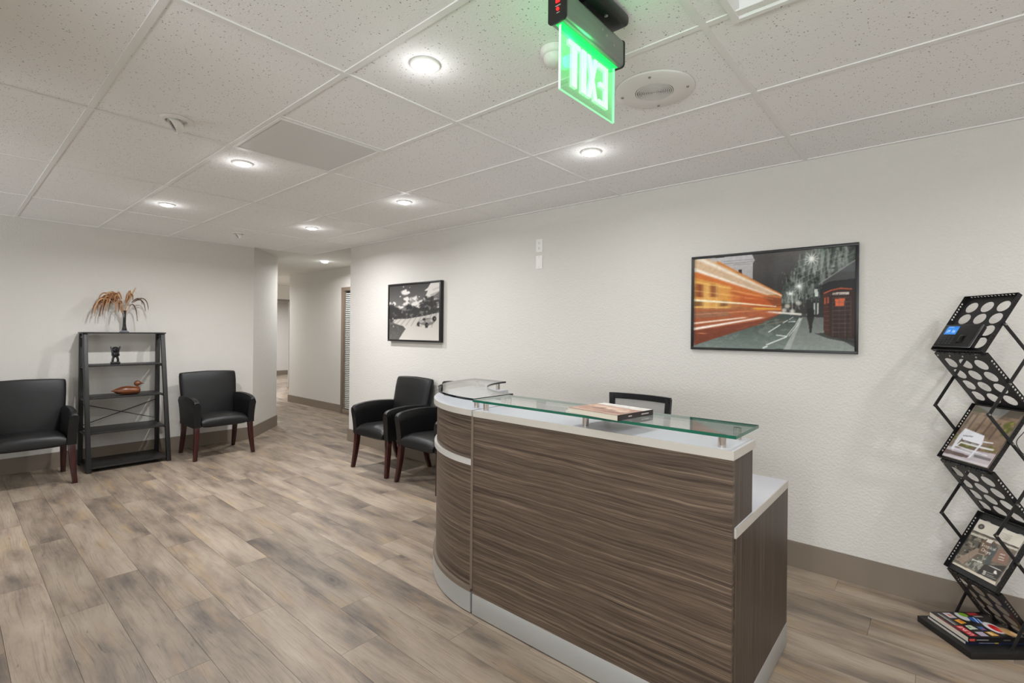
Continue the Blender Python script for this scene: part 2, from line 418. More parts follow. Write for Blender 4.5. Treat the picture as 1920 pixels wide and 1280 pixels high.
# baseboards
def bb(name, segs, label, h=0.15, t=0.012):
    m = MB()
    for (x0,y0),(x1,y1) in segs:
        d = Vector((x1-x0, y1-y0)).normalized(); n = Vector((d.y, -d.x))*t
        for hh, k in ((h, 1.0), (h-0.006, 1.25)):
            m.hexa([(x0,y0,0.0005),(x1,y1,0.0005),(x1+n.x*k,y1+n.y*k,0.0005),(x0+n.x*k,y0+n.y*k,0.0005)],
                   [(x0,y0,hh),(x1,y1,hh),(x1+n.x*k,y1+n.y*k,hh),(x0+n.x*k,y0+n.y*k,hh)])
    return struct(m.build(name, BASEB), label, 'baseboard')
bb('baseboard_right', [((-5.615,YW),(3.08,YW)),((-5.6,YW+0.12),(-5.6,YW))], 'taupe baseboard along the wall behind the desk')
m = MB()
for (x0,y0),(x1,y1) in (((XL,2.6),(XL,-3.08)),((-7.25,3.185),(XL,2.6))):
    d = Vector((x1-x0, y1-y0)).normalized(); n = Vector((-d.y, d.x))*0.012
    m.hexa([(x0,y0,0.0005),(x1,y1,0.0005),(x1+n.x,y1+n.y,0.0005),(x0+n.x,y0+n.y,0.0005)],[(x0,y0,0.15),(x1,y1,0.15),(x1+n.x,y1+n.y,0.15),(x0+n.x,y0+n.y,0.15)])
struct(m.build('baseboard_left', BASEB), 'taupe baseboard behind the black shelf', 'baseboard')
bb('baseboard_hall', [((-9.525,4.41),(-7.6,4.41))], 'taupe baseboard on the hallway wall', 0.13)
m = MB().box(-15.3,-15.288,2.2,9,0.0005,0.13); struct(m.build('baseboard_far', BASEB), 'taupe baseboard in the far room', 'baseboard')

# floor: subfloor + planks (each a part; the far rest joined)
PWID, PLEN, G = 0.1872, 1.17, 0.0006
floor = MB().box(-15.4,3.2,-3.2,9.1,-0.06,-0.005).build('floor', DARKSUB); struct(floor, 'grey brown wood look plank floor', 'floor')
ends = {0:-3.165, 1:-2.30, 2:-2.832, 3:-2.515, 4:-1.92, 5:-2.245, 6:-1.653, 7:-2.515}
pl_mesh = {}
def plank_mesh(l, wd):
    k = (round(l,3), round(wd,3))
    if k not in pl_mesh:
        pl_mesh[k] = MB().box(-l/2+G,l/2-G,-wd/2+G,wd/2-G,-0.005,0).mesh('plank', PLANK)
    return pl_mesh[k]
cand = []
for row in range(-20, 47):
    y0 = 0.376+row*PWID
    e = ends.get(row, -2.0+((row*0.4231) % 1)*PLEN)
    k0 = int(math.floor((-15.3-e)/PLEN)); 
    x = e+k0*PLEN
    while x < 3.1:
        a, b = max(x,-15.3), min(x+PLEN,3.08); lo, hi = y0, y0+PWID
        if y0 < YW < hi or True:
            if b-a > 0.02 and hi < 9.05 and lo > -3.1: cand.append((a,b,lo,hi))
        x += PLEN
def infront(c):
    cx, cy = (c[0]+c[1])/2, (c[2]+c[3])/2
    best = None
    for px in (c[0], cx, c[1]):
        d = -math.sin(YAW)*px+math.cos(YAW)*cy; s_ = math.cos(YAW)*px+math.sin(YAW)*cy
        if d > 0.3 and abs(s_/d) < 1.06 and 1.385/d < 0.735:
            if cy < YW+0.05 or px < -5.6: best = d if best is None else min(best, d)
    if cx < -6.4 and cy < 2.3: return None
    return best
vis = sorted([(infront(c), c) for c in cand if infront(c)], key=lambda t: t[0])
near = set(c for _, c in vis[:298])
rest = MB(); rv = []
rr_ = random.Random(3)
for c in cand:
    rv_ = rr_.random()
    if c in near:
        o = bpy.data.objects.new('plank', plank_mesh(c[1]-c[0], c[3]-c[2])); col.objects.link(o); o.parent = floor
        o.location = ((c[0]+c[1])/2, (c[2]+c[3])/2, 0); o['rnd'] = rv_
    else:
        rest.box(c[0]+G,c[1]-G,c[2]+G,c[3]-G,-0.005,0); rv += [rv_]*8
ro = rest.build('plank_field', PLANKR, floor); ro['kind'] = 'stuff'
at = ro.data.attributes.new('rnd', 'FLOAT', 'POINT'); at.data.foreach_set('value', rv)

# ceiling: slab, tiles, bars
ceiling = MB().box(-15.4,3.2,-3.2,9.1,2.6,2.7).build('ceiling', DRY); struct(ceiling, 'white suspended tile ceiling with grid', 'ceiling')
GX = [XL]+[-0.61-1.22*k for k in range(4,-1,-1)]+[0.61,1.83,3.08]
GY = [-3.08]+[0.455+0.61*k for k in range(-5,5)]+[YW]
tmesh = {}
REC = (-0.61, 0.61, 1.065, 1.675)
def tile(x0,x1,y0,y1):
    k = (round(x1-x0,3), round(y1-y0,3))
    if k not in tmesh: tmesh[k] = MB().box(-k[0]/2+0.006,k[0]/2-0.006,-k[1]/2+0.006,k[1]/2-0.006,0,0.012).mesh('ceiling_tile', TILE)
    o = bpy.data.objects.new('ceiling_tile', tmesh[k]); col.objects.link(o); o.parent = ceiling; o.location = ((x0+x1)/2,(y0+y1)/2,CE+0.005)
for i in range(len(GX)-1):
    for j in range(len(GY)-1):
        x0,x1,y0,y1 = GX[i],GX[i+1],GY[j],GY[j+1]
        if abs(x0+0.61) < 0.01 and abs(y0-1.065) < 0.01: tile(-0.61,-0.515,y0,y1); continue
        if abs(x0+3.05) < 0.01 and abs(y0-1.065) < 0.01: tile(-2.44,x1,y0,y1); continue
        tile(x0,x1,y0,y1)
for x in GX[1:-1]:
    MB().box(x-0.012,x+0.012,-3.08,YW-0.0205,CE,CE+0.0052).build('grid_bar', TBAR, ceiling)
for y in GY[1:-1]:
    MB().box(XL,3.08,y-0.0118,y+0.0118,CE+0.0006,CE+0.0055).build('grid_bar', TBAR, ceiling)
MB().box(-2.452,-2.428,1.077,1.663,CE+0.0003,CE+0.0053).build('grid_bar', TBAR, ceiling)
MB().box(XL,3.08,YW-0.02,YW,CE,CE+0.006).build('wall_angle', TBAR, ceiling)
MB().box(XL,XL+0.02,-3.08,2.6,CE,CE+0.006).build('wall_angle', TBAR, ceiling)
m = MB(); m.box(-15.4,-5.6,YW,9.0,CE+0.012,CE+0.03); m.box(-15.4,XL,2.0,YW,CE+0.012,CE+0.03); m.box(-5.6,3.1,YW+0.1,4.45,CE+0.012,CE+0.03)
m.build('hall_ceiling_panel', DRY, ceiling)
# recess box in the ceiling
m = MB(); rx0, rx1, ry0, ry1 = -0.505, 0.60, 1.085, 1.70
m.box(rx0-0.02,rx0,ry0,ry1+0.018,CE-0.006,CE+0.085); m.box(rx0,rx1,ry1,ry1+0.018,CE-0.006,CE+0.085); m.box(rx0,rx1,ry0-0.018,ry0,CE-0.006,CE+0.085); m.box(rx1,rx1+0.01,ry0,ry1,CE-0.006,CE+0.085)
ro_ = struct(m.build('trim_1', TBAR), 'white edged square recess in the ceiling above the desk', 'trim')
MB().box(rx0,rx1,ry0,ry1,CE+0.07,CE+0.08).build('ceiling_tile', TILE, ro_)

# hallway window with blind and far door frame
win = MB(); fx0, fx1, fz1 = -7.60, -6.50, 2.10
for b in ((fx0,fx0+0.07,4.392,4.53,0,fz1),(fx1-0.07,fx1,4.392,4.53,0,fz1),(fx0+0.07,fx1-0.07,4.392,4.53,fz1-0.06,fz1),(fx0+0.07,fx1-0.07,4.392,4.53,0,0.07)): win.box(*b)
win = struct(win.build('window_1', DOORF, bevel=0.003), 'brown framed tall hallway window with white blind', 'window')
MB().box(fx0+0.07,fx0+0.10,4.402,4.44,0.07,fz1-0.06).build('sash', DOORF, win)
MB().box(fx0+0.10,fx1-0.07,4.406,4.409,0.07,fz1-0.06).build('pane', GLASS, win)
m = MB()
for k in range(62):
    z = 0.09+k*0.031; xa, xb = fx0+0.101, fx1-0.075
    m.hexa([(xa,4.412,z),(xb,4.412,z),(xb,4.426,z+0.017),(xa,4.426,z+0.017)],[(xa,4.412,z+0.0015),(xb,4.412,z+0.0015),(xb,4.426,z+0.0185),(xa,4.426,z+0.0185)])
o = m.build('blind_slats', WHITE, win); o['kind'] = 'stuff'
MB().box(fx0+0.02,fx1-0.02,4.5,4.51,0.02,2.08).build('dim_room_sheet', plain('dim_room', S(96,88,80), 0.9), win)  # shade of the room behind the blind is put in this sheet's colour
for n_, (a, b) in ((2,(-0.85,2.15)),(3,(-6.5,-3.2))):  # unseen windows, added as openings for the ceiling fill lights
    m = MB(); c = (a+b)/2
    for q in ((a,b,0.5,0.55),(a,b,2.15,2.2),(a,a+0.05,0.55,2.15),(b-0.05,b,0.55,2.15),(c-0.025,c+0.025,0.55,2.15)): m.box(q[0],q[1],-3.17,-3.10,q[2],q[3])
    w2 = struct(m.build('window_%d' % n_, DOORF), 'added wide window behind the camera, for the fill light' if n_ == 2 else 'added window left of the camera, for the fill light', 'window')
    MB().box(a+0.05,b-0.05,-3.14,-3.135,0.55,2.15).build('pane', GLASS, w2)
m = MB(); m.box(-11.83,-11.785,5.475,5.515,0,2.10); m.box(-11.83,-11.785,4.44,5.515,2.065,2.10); m.box(-11.83,-11.785,4.44,4.48,0,2.065)
struct(m.build('door_1', plain('grey_door_frame', S(120,113,106), 0.5)), 'grey brown frame of the far open doorway', 'door')

# ================================================================== CEILING FIXTURES
def downlight(x, y, label, lit=True, power=CAN_W, grp='lit recessed downlights', z=CE, halo=False):
    t = thing('recessed_downlight', label, 'downlight', (x,y,z), 0, grp)
    m = MB(); prof = [(0.058,0.004),(0.058,-0.002),(0.055,-0.004),(0.049,-0.005),(0.047,-0.003),(0.047,0.004)]
    m.lathe(prof, 36, cap=False).build('trim_ring', WHITE, t, world=False, smooth=True)
    m = MB(); m.lathe([(0.0005,-0.014),(0.014,-0.0135),(0.030,-0.0112),(0.042,-0.0075),(0.047,-0.002)], 32, cap=False); m.build('lens', LENS, t, world=False, smooth=True)
    l = bpy.data.lights.new('downlight_lamp', 'AREA'); l.shape = 'DISK'; l.size = 0.085; l.energy = power; l.color = CAN_COL; l.spread = math.radians(165)
    o = bpy.data.objects.new('downlight_lamp', l); col.objects.link(o); o.parent = t; o.location = (0,0,-0.018)
    if halo:                          # extra point light below the lens, added for the glow around the lamp
        l = bpy.data.lights.new('halo_light', 'POINT'); l.energy = 0.42; l.color = CAN_COL; l.shadow_soft_size = 0.03
        o = bpy.data.objects.new('halo_light', l); col.objects.link(o); o.parent = t; o.location = (0,0,-0.055)
    return t
CANK = [0.94, 1.1, 2.8, 0.9, 2.5, 0.6, 1.8]     # each lamp's own output
LBL = [(-1.528,1.23,'large lit downlight nearest the exit sign, left of it'),(-3.31,1.23,'lit downlight just below the ceiling air grille'),(-4.91,1.234,'lit downlight farthest left, above the black shelf wall'),
       (-3.275,2.44,'lit downlight above the black and white racing picture'),(-4.854,2.47,'lit downlight before the hallway, beside the small unlit eyeball'),(-1.526,2.44,'lit downlight directly below the exit sign, near the outlet'),
       (-7.09,3.82,'small lit downlight inside the hallway')]
for (x, y, lb), k in zip(LBL, CANK): downlight(x, y, lb, halo=True, power=CAN_W*k)
for x, y, lb in ((0.15,1.23,'lit downlight over the rack side of the desk, outside the photo'),(0.95,2.35,'lit downlight near the right wall beyond the rack, outside the photo'),(1.95,1.23,'lit downlight farthest right, outside the photo'),
        (-0.3,-1.12,'lit downlight behind the camera beside the partition'),(1.6,-1.12,'lit downlight behind the camera near the added window'),
        (-9.9,6.6,'lit downlight around the hallway corner'),(-13.6,6.4,'lit downlight in the far room, deeper side'),(-13.6,4.6,'lit downlight in the far room behind the doorway'),(-10.6,3.8,'lit downlight at the hallway end')): downlight(x, y, lb, power=CAN_W*(1.7 if (x, y) == (-0.3,-1.12) else 4.5 if x < -9 else 1.0))
def eyeball(x, y, label, az):
    t = thing('eyeball_fixture', label, 'ceiling fixture', (x,y,CE), az, 'unlit eyeball ceiling fixtures')
    MB().lathe([(0.069,0.004),(0.069,-0.004),(0.064,-0.008),(0.048,-0.009),(0.045,-0.003),(0.045,0.004)], 36, cap=False).build('trim_ring', WHITE, t, world=False, smooth=True)
    R = Matrix.Translation((0.012,0,-0.012)) @ Matrix.Rotation(math.radians(56), 4, 'Y')
    m = MB().lathe([(0.0005,0.010),(0.026,0.006),(0.040,-0.006),(0.044,-0.020),(0.044,-0.030),(0.040,-0.036),(0.034,-0.036),(0.032,-0.024),(0.0005,-0.022)], 32, cap=False)
    m.v = [tuple(R @ Vector(p)) for p in m.v]; m.build('swivel_cup', WHITE, t, world=False, smooth=True)
    m = MB()
    for r in (0.008,0.016,0.024): m.lathe([(r-0.002,-0.031),(r+0.002,-0.031),(r+0.002,-0.024),(r-0.002,-0.024)], 20, cap=False)
    m.v = [tuple(R @ Vector(p)) for p in m.v]; m.build('louver', plain('grey_louver', S(150,147,142), 0.6), t, world=False)
eyeball(-2.88, 0.76, 'white unlit eyeball fixture left of the air grille', math.radians(80))
eyeball(-5.74, 2.10, 'small white unlit eyeball fixture far off near the hallway', math.radians(80))
# speaker
t = thing('ceiling_speaker', 'round white ceiling speaker with perforated grille beside the exit sign', 'speaker', (-0.93,1.985,CE))
MB().lathe([(0.163,0.004),(0.163,-0.002),(0.157,-0.006),(0.08,-0.009),(0.078,-0.006),(0.0005,-0.006)], 64, cap=False).build('faceplate', WHITE, t, world=False, smooth=True)
m = MB()
for k in range(10): m.lathe([(0.007+k*0.0074-0.0024,-0.0065),(0.007+k*0.0074-0.0020,-0.0095),(0.007+k*0.0074+0.0020,-0.0095),(0.007+k*0.0074+0.0024,-0.0065)], 40, cap=False)
o = m.build('grille_rings', plain('grille_grey', S(222,221,218), 0.5), t, world=False, smooth=True); o['kind'] = 'stuff'
MB().lathe([(0.0005,-0.0062),(0.078,-0.0062)], 40, cap=False).build('grille_gap', plain('grille_dark', S(96,94,91), 0.8), t, world=False)
for a in (0.3,1.87,3.44,5.01):
    MB().lathe([(0.006,-0.006),(0.0055,-0.0105),(0.0005,-0.0115)], 12, (0.135*math.cos(a),0.135*math.sin(a),0), cap=False).build('screw', plain('screw_grey', S(150,147,142), 0.4, metal=0.5) if a < 1 else bpy.data.materials['screw_grey'], t, world=False)
# air grille
t = thing('air_grille', 'square grey perforated air return grille in the ceiling', 'vent', (-2.745,1.37,CE))
m = MB(); a = 0.293
for b in ((-a,a,-a,-a+0.014),(-a,a,a-0.014,a),(-a,-a+0.014,-a+0.014,a-0.014),(a-0.014,a,-a+0.014,a-0.014)): m.box(*b,-0.002,0.008)
m.build('frame', TBAR, t, world=False)
m = MB()
for k in range(76):
    x = -0.277+k*0.0074; m.box(x,x+0.0046,-0.28,0.28,0.001,0.004)
for k in range(38):
    y = -0.277+k*0.0148; m.box(-0.28,0.28,y,y+0.006,0.0025,0.0045)
o = m.build('grille_bars', plain('grille_bar', S(226,225,222), 0.6), t, world=False); o['kind'] = 'stuff'
def m_dust():
    m = NT('grille_void'); m.set(Base_Color=m.ramp(m.noise(m.obj(), 5.0, 4), [(0.38,S(206,204,199)),(0.62,S(168,165,160))]), Roughness=0.9); return m.m
MB().box(-0.28,0.28,-0.28,0.28,0.010,0.013).build('filter', m_dust(), t, world=False)
# small round detector behind the exit sign
t = thing('smoke_detector', 'small white domed ceiling detector just behind the exit sign', 'detector', (-1.08,1.475,CE))
MB().lathe([(0.055,0.004),(0.055,-0.012),(0.05,-0.02),(0.044,-0.022)], 32, cap=False).build('mounting_ring', WHITE, t, world=False, smooth=True)
MB().lathe([(0.044,-0.020),(0.042,-0.035),(0.034,-0.046),(0.018,-0.052),(0.0005,-0.053)], 32, cap=False).build('dome', WHITE, t, world=False, smooth=True)

# exit sign
EX = thing('exit_sign', 'green glowing edge lit EXIT sign hanging from the ceiling, seen from behind', 'exit sign', (-0.83,1.31,CE))
ALU = m_brushed('brushed_aluminium', S(150,156,152), 0.4)
def rprof(w, h, r, n=5):
    P = []
    for cx, cz, a0 in ((w-r,h-r,0),(-w+r,h-r,90),(-w+r,-h+r,180),(w-r,-h+r,270)):
        for k in range(n+1):
            a = math.radians(a0+90*k/n); P.append((cx+r*math.cos(a), cz+r*math.sin(a)))
    return P
yA, yB = -0.165, 0.165
MB().prism(rprof(0.03,0.044,0.012), yA, yB, lambda a,b,c: (a,c,b-0.108)).build('housing', ALU, EX, world=False, smooth=True)
for y, nm in ((yA-0.005,'end_cap'),(yB,'end_cap')):
    MB().prism(rprof(0.032,0.046,0.012), y, y+0.005, lambda a,b,c: (a,c,b-0.108)).build(nm, BLACKP, EX, world=False)
RED = emis('red_indicator', S(255,40,40), 1.2, S(160,20,20))
MB().box(-0.004,0.010,yA-0.008,yA-0.005,-0.100,-0.086).build('test_switch', RED, EX, world=False, bevel=0.001)
m = MB().lathe([(0.005,0),(0.005,0.003),(0.0005,0.004)], 12); m.v = [(p[0]+0.003,yA-0.005-p[2],p[1]-0.118) for p in m.v]; m.build('indicator_lamp', RED, EX, world=False)
m = MB(); m.box(-0.006,0.012,yA-0.0056,yA-0.005,-0.1085,-0.1065); m.box(-0.002,0.009,yA-0.0056,yA-0.005,-0.1285,-0.1268); m.build('end_lettering', plain('grey_legend', S(190,190,190), 0.6), EX, world=False)
MB().box(-0.06,0.06,-0.075,0.15,-0.040,0.0).build('canopy', BLACKP, EX, world=False, bevel=0.014, seg=3)
MB().box(-0.02,0.02,-0.05,0.05,-0.066,-0.038).build('mounting_neck', BLACKP, EX, world=False)
for px, py, pz in ((0.0305,0.03,-0.092),(0.0305,0.055,-0.10),(0.0305,0.10,-0.112)):
    m = MB().lathe([(0.004,0),(0.004,0.001),(0.0005,0.0016)], 12); m.v = [(px+p[2]-0.0006,py+p[0],pz+p[1]) for p in m.v]; m.build('rivet', RIVET, EX, world=False)
m = MB().lathe([(0.006,0),(0.006,-0.002),(0.0005,-0.004)], 12, (0.03,0.05,-0.0395)); m.build('screw', RIVET, EX, world=False)
zt, zb = -0.150, -0.337; pa, pb = -0.155, 0.152
def m_acryl():
    m = NT('edge_lit_acrylic'); t = m.t
    z = m.n('SeparateXYZ', {0: m.obj()}).outputs[2]
    k = m.n('MapRange', {0: z, 1: zb, 2: zt, 3: 0.07, 4: 0.50}).outputs[0]
    k = m.math('MULTIPLY', k, m.math('ADD', m.noise(m.obj(), 24.0, 3), 0.45))
    e = m.n('Emission', {0: S(30,255,110), 1: k}); tr = m.n('BsdfTransparent', {0: (0.80,0.95,0.84,1)}); gl = m.n('BsdfGlossy', {0: (1,1,1,1), 'Roughness': 0.05})
    mx = m.n('MixShader', {0: m.schlick(), 1: tr.outputs[0], 2: gl.outputs[0]}); ad = m.n('AddShader', {0: mx.outputs[0], 1: e.outputs[0]})
    t.links.new(ad.outputs[0], m.out.inputs[0]); m.m.cycles.emission_sampling = 'NONE'; return m.m
ACR = m_acryl(); AEDGE = emis('acrylic_edge', S(120,255,165), 0.75, S(180,230,195)); AEDGEP = emis('acrylic_edge_pale', S(205,235,215), 0.55, S(200,215,205))
m = MB(); m.add([(-0.004,pa,zb),(0.004,pa,zb),(0.004,pb,zb),(-0.004,pb,zb),(-0.004,pa,zt),(0.004,pa,zt),(0.004,pb,zt),(-0.004,pb,zt)],
    [(3,2,1,0),(4,5,6,7),(0,1,5,4),(1,2,6,5),(2,3,7,6),(3,0,4,7)]); m.m = [1,1,2,0,1,0]
m.build('acrylic_panel', [ACR, AEDGE, AEDGEP], EX, world=False)
MB().box(-0.012,0.012,pa-0.004,pb+0.006,zt-0.003,zt+0.002).build('light_bar', emis('green_light_bar', S(0,225,85), 1.1, S(0,150,60), True), EX, world=False)
sl = bpy.data.lights.new('sign_led', 'POINT'); sl.energy = 0.30; sl.color = (0.03,1.0,0.22); sl.shadow_soft_size = 0.02
for sx in (-0.07, 0.07):
    slo = bpy.data.objects.new('sign_led', sl); col.objects.link(slo); slo.parent = EX; slo.location = (sx,-0.02,zt-0.03)
LET = emis('exit_letters', S(176,255,194), 0.55, S(230,255,235))
def letter(pts_list, y0, y1):       # letters drawn in a unit box, reading EXIT from the far side
    m = MB(); h0, h1 = zt-0.158, zt-0.027
    for pts in pts_list: m.prism([(y1-(y1-y0)*a, h0+(h1-h0)*b) for a, b in pts], -0.0052, 0.0052, lambda a,b,c: (c,a,b))
    m.build('letter', LET, EX, world=False)
Tn, Ln = 0.30, 0.2
letter([[(0,0),(Tn,0),(Tn,1),(0,1)],[(Tn,0),(1,0),(1,0.12),(Tn,0.12)],[(Tn,0.44),(0.86,0.44),(0.86,0.56),(Tn,0.56)],[(Tn,0.88),(1,0.88),(1,1),(Tn,1)]], 0.052, 0.108)
letter([[(0,0),(0.31,0),(1,1),(0.69,1)],[(0,1),(0.31,1),(0.515,0.70),(0.36,0.47)],[(0.485,0.30),(0.64,0.53),(1,0),(0.69,0)]], -0.014, 0.046)
letter([[(0,0),(1,0),(1,1),(0,1)]], -0.046, -0.021)
letter([[(0.3,0),(0.7,0),(0.7,0.88),(0.3,0.88)],[(0,0.88),(1,0.88),(1,1),(0,1)]], -0.115, -0.054)

# ================================================================== RECEPTION DESK
X0, X1, YF, YB = -1.72, -0.512, 1.71, 2.478
D = thing('reception_desk', 'straight dark wood grain reception desk with white counter and green edged glass shelf', 'desk', (-1.1,2.1,0))
MB().box(X0,X1,YF,YF+0.02,0.105,0.97).build('front_panel', LAM, D, uv=lambda c: (c.x*1.0, c.z))
MB().box(X0,X1,YF-0.002,YF+0.018,0.006,0.1045).build('kick_plate', KICK, D, bevel=0.0012)
MB().box(X0+0.01,X1-0.004,YF+0.012,YF+0.03,0.0005,0.02).build('toe_gap', BLACKP, D)
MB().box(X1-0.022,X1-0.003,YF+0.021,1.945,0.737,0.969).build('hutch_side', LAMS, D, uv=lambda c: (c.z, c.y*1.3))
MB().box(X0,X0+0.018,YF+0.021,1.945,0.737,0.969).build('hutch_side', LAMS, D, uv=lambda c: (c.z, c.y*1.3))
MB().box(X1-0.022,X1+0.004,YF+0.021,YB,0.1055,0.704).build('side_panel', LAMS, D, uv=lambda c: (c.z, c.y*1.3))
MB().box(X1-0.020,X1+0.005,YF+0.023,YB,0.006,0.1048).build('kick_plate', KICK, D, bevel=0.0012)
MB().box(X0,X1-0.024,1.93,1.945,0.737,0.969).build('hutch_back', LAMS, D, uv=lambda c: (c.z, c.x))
ws = MB().box(X0,X1+0.001,YF+0.021,YB,0.705,0.736).build('work_surface', CTOP, D, bevel=0.001)
MB().box(X1+0.0012,X1+0.0055,YF+0.024,YB+0.001,0.705,0.7365).build('edge_band', CEDGE, ws)
ct = MB().box(X0+0.001,X1+0.002,1.704,1.952,0.9702,1.0).build('counter_top', CTOP, D)
m = MB(); m.box(X0+0.001,X1+0.0042,1.7015,1.7039,0.9702,1.0003); m.box(X1+0.0021,X1+0.0045,1.704,1.952,0.9702,1.0003); m.build('edge_band', CEDGE, ct)
def standoff(parent, x, y, z0=1.0, z1=1.0432, wl=True):
    m = MB().lathe([(0.0135,0),(0.0135,z1-z0-0.0003)], 20, (x,y,z0)); m.build('standoff', CHROME, parent, smooth=True)
for x in (-1.677,-1.106,-0.56):
    for y in (1.748,1.918): standoff(D, x, y)
def glass_plate(name, parent, poly, z0, z1, gm, em):
    n = len(poly); m = MB(); m.prism(poly, z0, z1); m.m = [0,0]+[1]*n
    return m.build(name, [gm, em], parent)
glass_plate('glass_shelf', D, [(X0+0.006,1.692),(-0.498,1.692),(-0.498,1.958),(X0+0.006,1.958)], 1.0434, 1.0544, GLASS, GEDGE)
# rear legs/panels hidden from view but part of the desk
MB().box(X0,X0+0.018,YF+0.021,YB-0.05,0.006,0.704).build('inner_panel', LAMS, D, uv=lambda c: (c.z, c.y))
# curved corner unit
CX, CY = -1.7345, 2.475
Cn = thing('curved_desk_corner', 'quarter round dark wood reception desk corner with white top and dark edged glass', 'desk', (-2.1,2.1,0))
A0, A1 = PI, 1.5*PI
def arc_uv(c): return ((math.atan2(c.y-CY, c.x-CX)%(2*PI))*0.75+0.37, c.z)
MB().arcring((CX,CY),0.728,0.750,0.127,0.7265,A0,A1,56).build('lower_curved_panel', LAM, Cn, uv=arc_uv, smooth=True)
MB().arcring((CX,CY),0.728,0.750,0.7535,0.9698,A0,A1,56).build('upper_curved_panel', LAM, Cn, uv=arc_uv, smooth=True)
MB().arcring((CX,CY),0.715,0.764,0.7268,0.7532,A0,A1,56).build('trim_band', plain('silver_band', S(206,205,201), 0.32, metal=0.25), Cn, smooth=True)
MB().arcring((CX,CY),0.728,0.766,0.106,0.1268,A0,A1,56).build('base_ledge', STRIP, Cn, smooth=True)
MB().arcring((CX,CY),0.735,0.765,0.006,0.1055,A0,A1,56).build('kick_plate', KICK, Cn, smooth=True)
MB().arcring((CX,CY),0.72,0.748,0.0005,0.02,A0,A1,40).build('toe_gap', BLACKP, Cn)
ctc = MB().arcring((CX,CY),0.437,0.766,0.970,0.9998,A0,A1,56).build('counter_top', CTOP, Cn)
MB().arcring((CX,CY),0.7662,0.7692,0.970,1.0002,A0,A1,56).build('edge_band', CEDGE, ctc, smooth=True)
MB().box(CX-0.0005,X0-0.001,YF-0.004,YF+0.02,0.127,0.9698).build('edge_strip', STRIP, Cn)
MB().box(CX-0.766,CX-0.42,CY+0.0005,CY+0.018,0.006,0.9698).build('end_panel', LAMS, Cn, uv=lambda c: (c.z, c.x))
MB().arcring((CX,CY),0.02,0.727,0.705,0.7262,A0,A1,40).build('work_surface', CTOP, Cn)
arc = [(CX+0.752*math.cos(A0+(A1-A0)*k/48), CY+0.752*math.sin(A0+(A1-A0)*k/48)) for k in range(49)]
inn = [(CX+0.457*math.cos(A1-(A1-A0)*k/48), CY+0.457*math.sin(A1-(A1-A0)*k/48)) for k in range(49)]
m = MB(); vs_ = []; n = 49
for z in (1.0434,1.0544): vs_ += [(p[0],p[1],z) for p in arc]+[(p[0],p[1],z) for p in inn[::-1]]
fs_ = []; mi = []
for z in (0, 98):
    for k in range(48): fs_.append((z+k,z+k+1,z+49+k+1,z+49+k)); mi.append(0)
for k in range(48): fs_ += [(k,k+1,98+k+1,98+k),(49+k,49+k+1,147+k+1,147+k)]; mi += [1,1]
fs_ += [(0,49,147,98),(48,97,195,146)]; mi += [1,1]
m.add(vs_, fs_); m.m = mi; m.build('glass_shelf', [GLASSD, GEDGED], Cn)
for x, y in ((-1.775,1.782),(-2.236,1.985),(-2.405,2.42),(-2.222,2.43),(-1.775,1.985)): standoff(Cn, x, y)

# book on the glass
bk = thing('paperback_book', 'thick softcover book with brown cover lying on the glass shelf', 'book', (-1.02,1.80,1.0546), math.radians(-8.3))
bw, bh, bt = 0.125, 0.115, 0.021
MB().box(-bw,bw-0.002,-bh,bh,0.001,bt-0.001).build('pages', PAPER, bk, world=False)
MB().box(bw-0.0018,bw,-bh-0.001,bh+0.001,0.0,bt).build('spine', plain('dark_spine', S(40,30,30), 0.4), bk, world=False)
for a_, b_ in ((-0.05,-0.028),(0.035,0.085)): MB().box(bw,bw+0.0004,a_,b_,0.0085,0.013).build('spine_lettering', plain('pale_print', S(170,160,155), 0.6), bk, world=False)
MB().box(-bw,bw-0.0019,-bh-0.001,bh+0.001,0,0.0009).build('back_cover', plain('pale_cover', S(190,180,170), 0.5), bk, world=False)
p = Paint(90, 84, (160,118,98))
p.poly([(0,0),(1,0),(1,0.30),(0,0.22)], (214,208,204)); p.poly([(0.05,0.26),(0.75,0.33),(0.95,0.55),(0.3,0.62),(0,0.5)], (188,150,128))
for a in ((0.25,0.42,0.12),(0.52,0.5,0.16),(0.8,0.6,0.12)): p.blob(a[:2], a[2], 0.1, (222,205,190), 0.8, rag=0.7)
p.blob((0.35,0.62), 0.2, 0.08, (110,66,52), 0.8, rag=0.6); p.blob((0.75,0.8), 0.28, 0.1, (120,78,62), 0.7, rag=0.5); p.poly([(0,0.86),(1,0.92),(1,1),(0,1)], (176,140,122))
p.a = np.clip(p.a*(0.85+0.3*p.noise(14)[...,None]), 0, 255)
MB().box(-bw,bw-0.0019,-bh-0.001,bh+0.001,bt-0.0009,bt).build('front_cover', plain('brown_cover', S(150,112,94), 0.45), bk, world=False)
p.build('cover_print', PRINT, bk, (-bw,bh,bt+0.0002), (2*bw-0.002,0,0), (0,-2*bh,0))

# grey device behind the desk
dv = thing('desk_telephone', 'grey desktop device standing behind the glass shelf, left of the book', 'office device', (-1.62,2.25,0.7365))
GREYP = plain('grey_plastic', S(120,122,126), 0.45)
MB().box(-0.13,0.13,-0.07,0.08,0,0.03).build('base', GREYP, dv, world=False, bevel=0.006)
MB().box(-0.09,0.06,0.0,0.035,0.03,0.235).build('body', GREYP, dv, world=False, bevel=0.006)
MB().box(-0.125,-0.085,-0.02,0.03,0.03,0.262).build('handset', plain('dark_grey_plastic', S(92,94,98), 0.45), dv, world=False, bevel=0.009, seg=3)
for k in range(2): MB().box(0.066+k*0.026,0.082+k*0.026,0.0,0.03,0.03,0.222-k*0.01).build('file_slot', WHITE, dv, world=False, bevel=0.003)

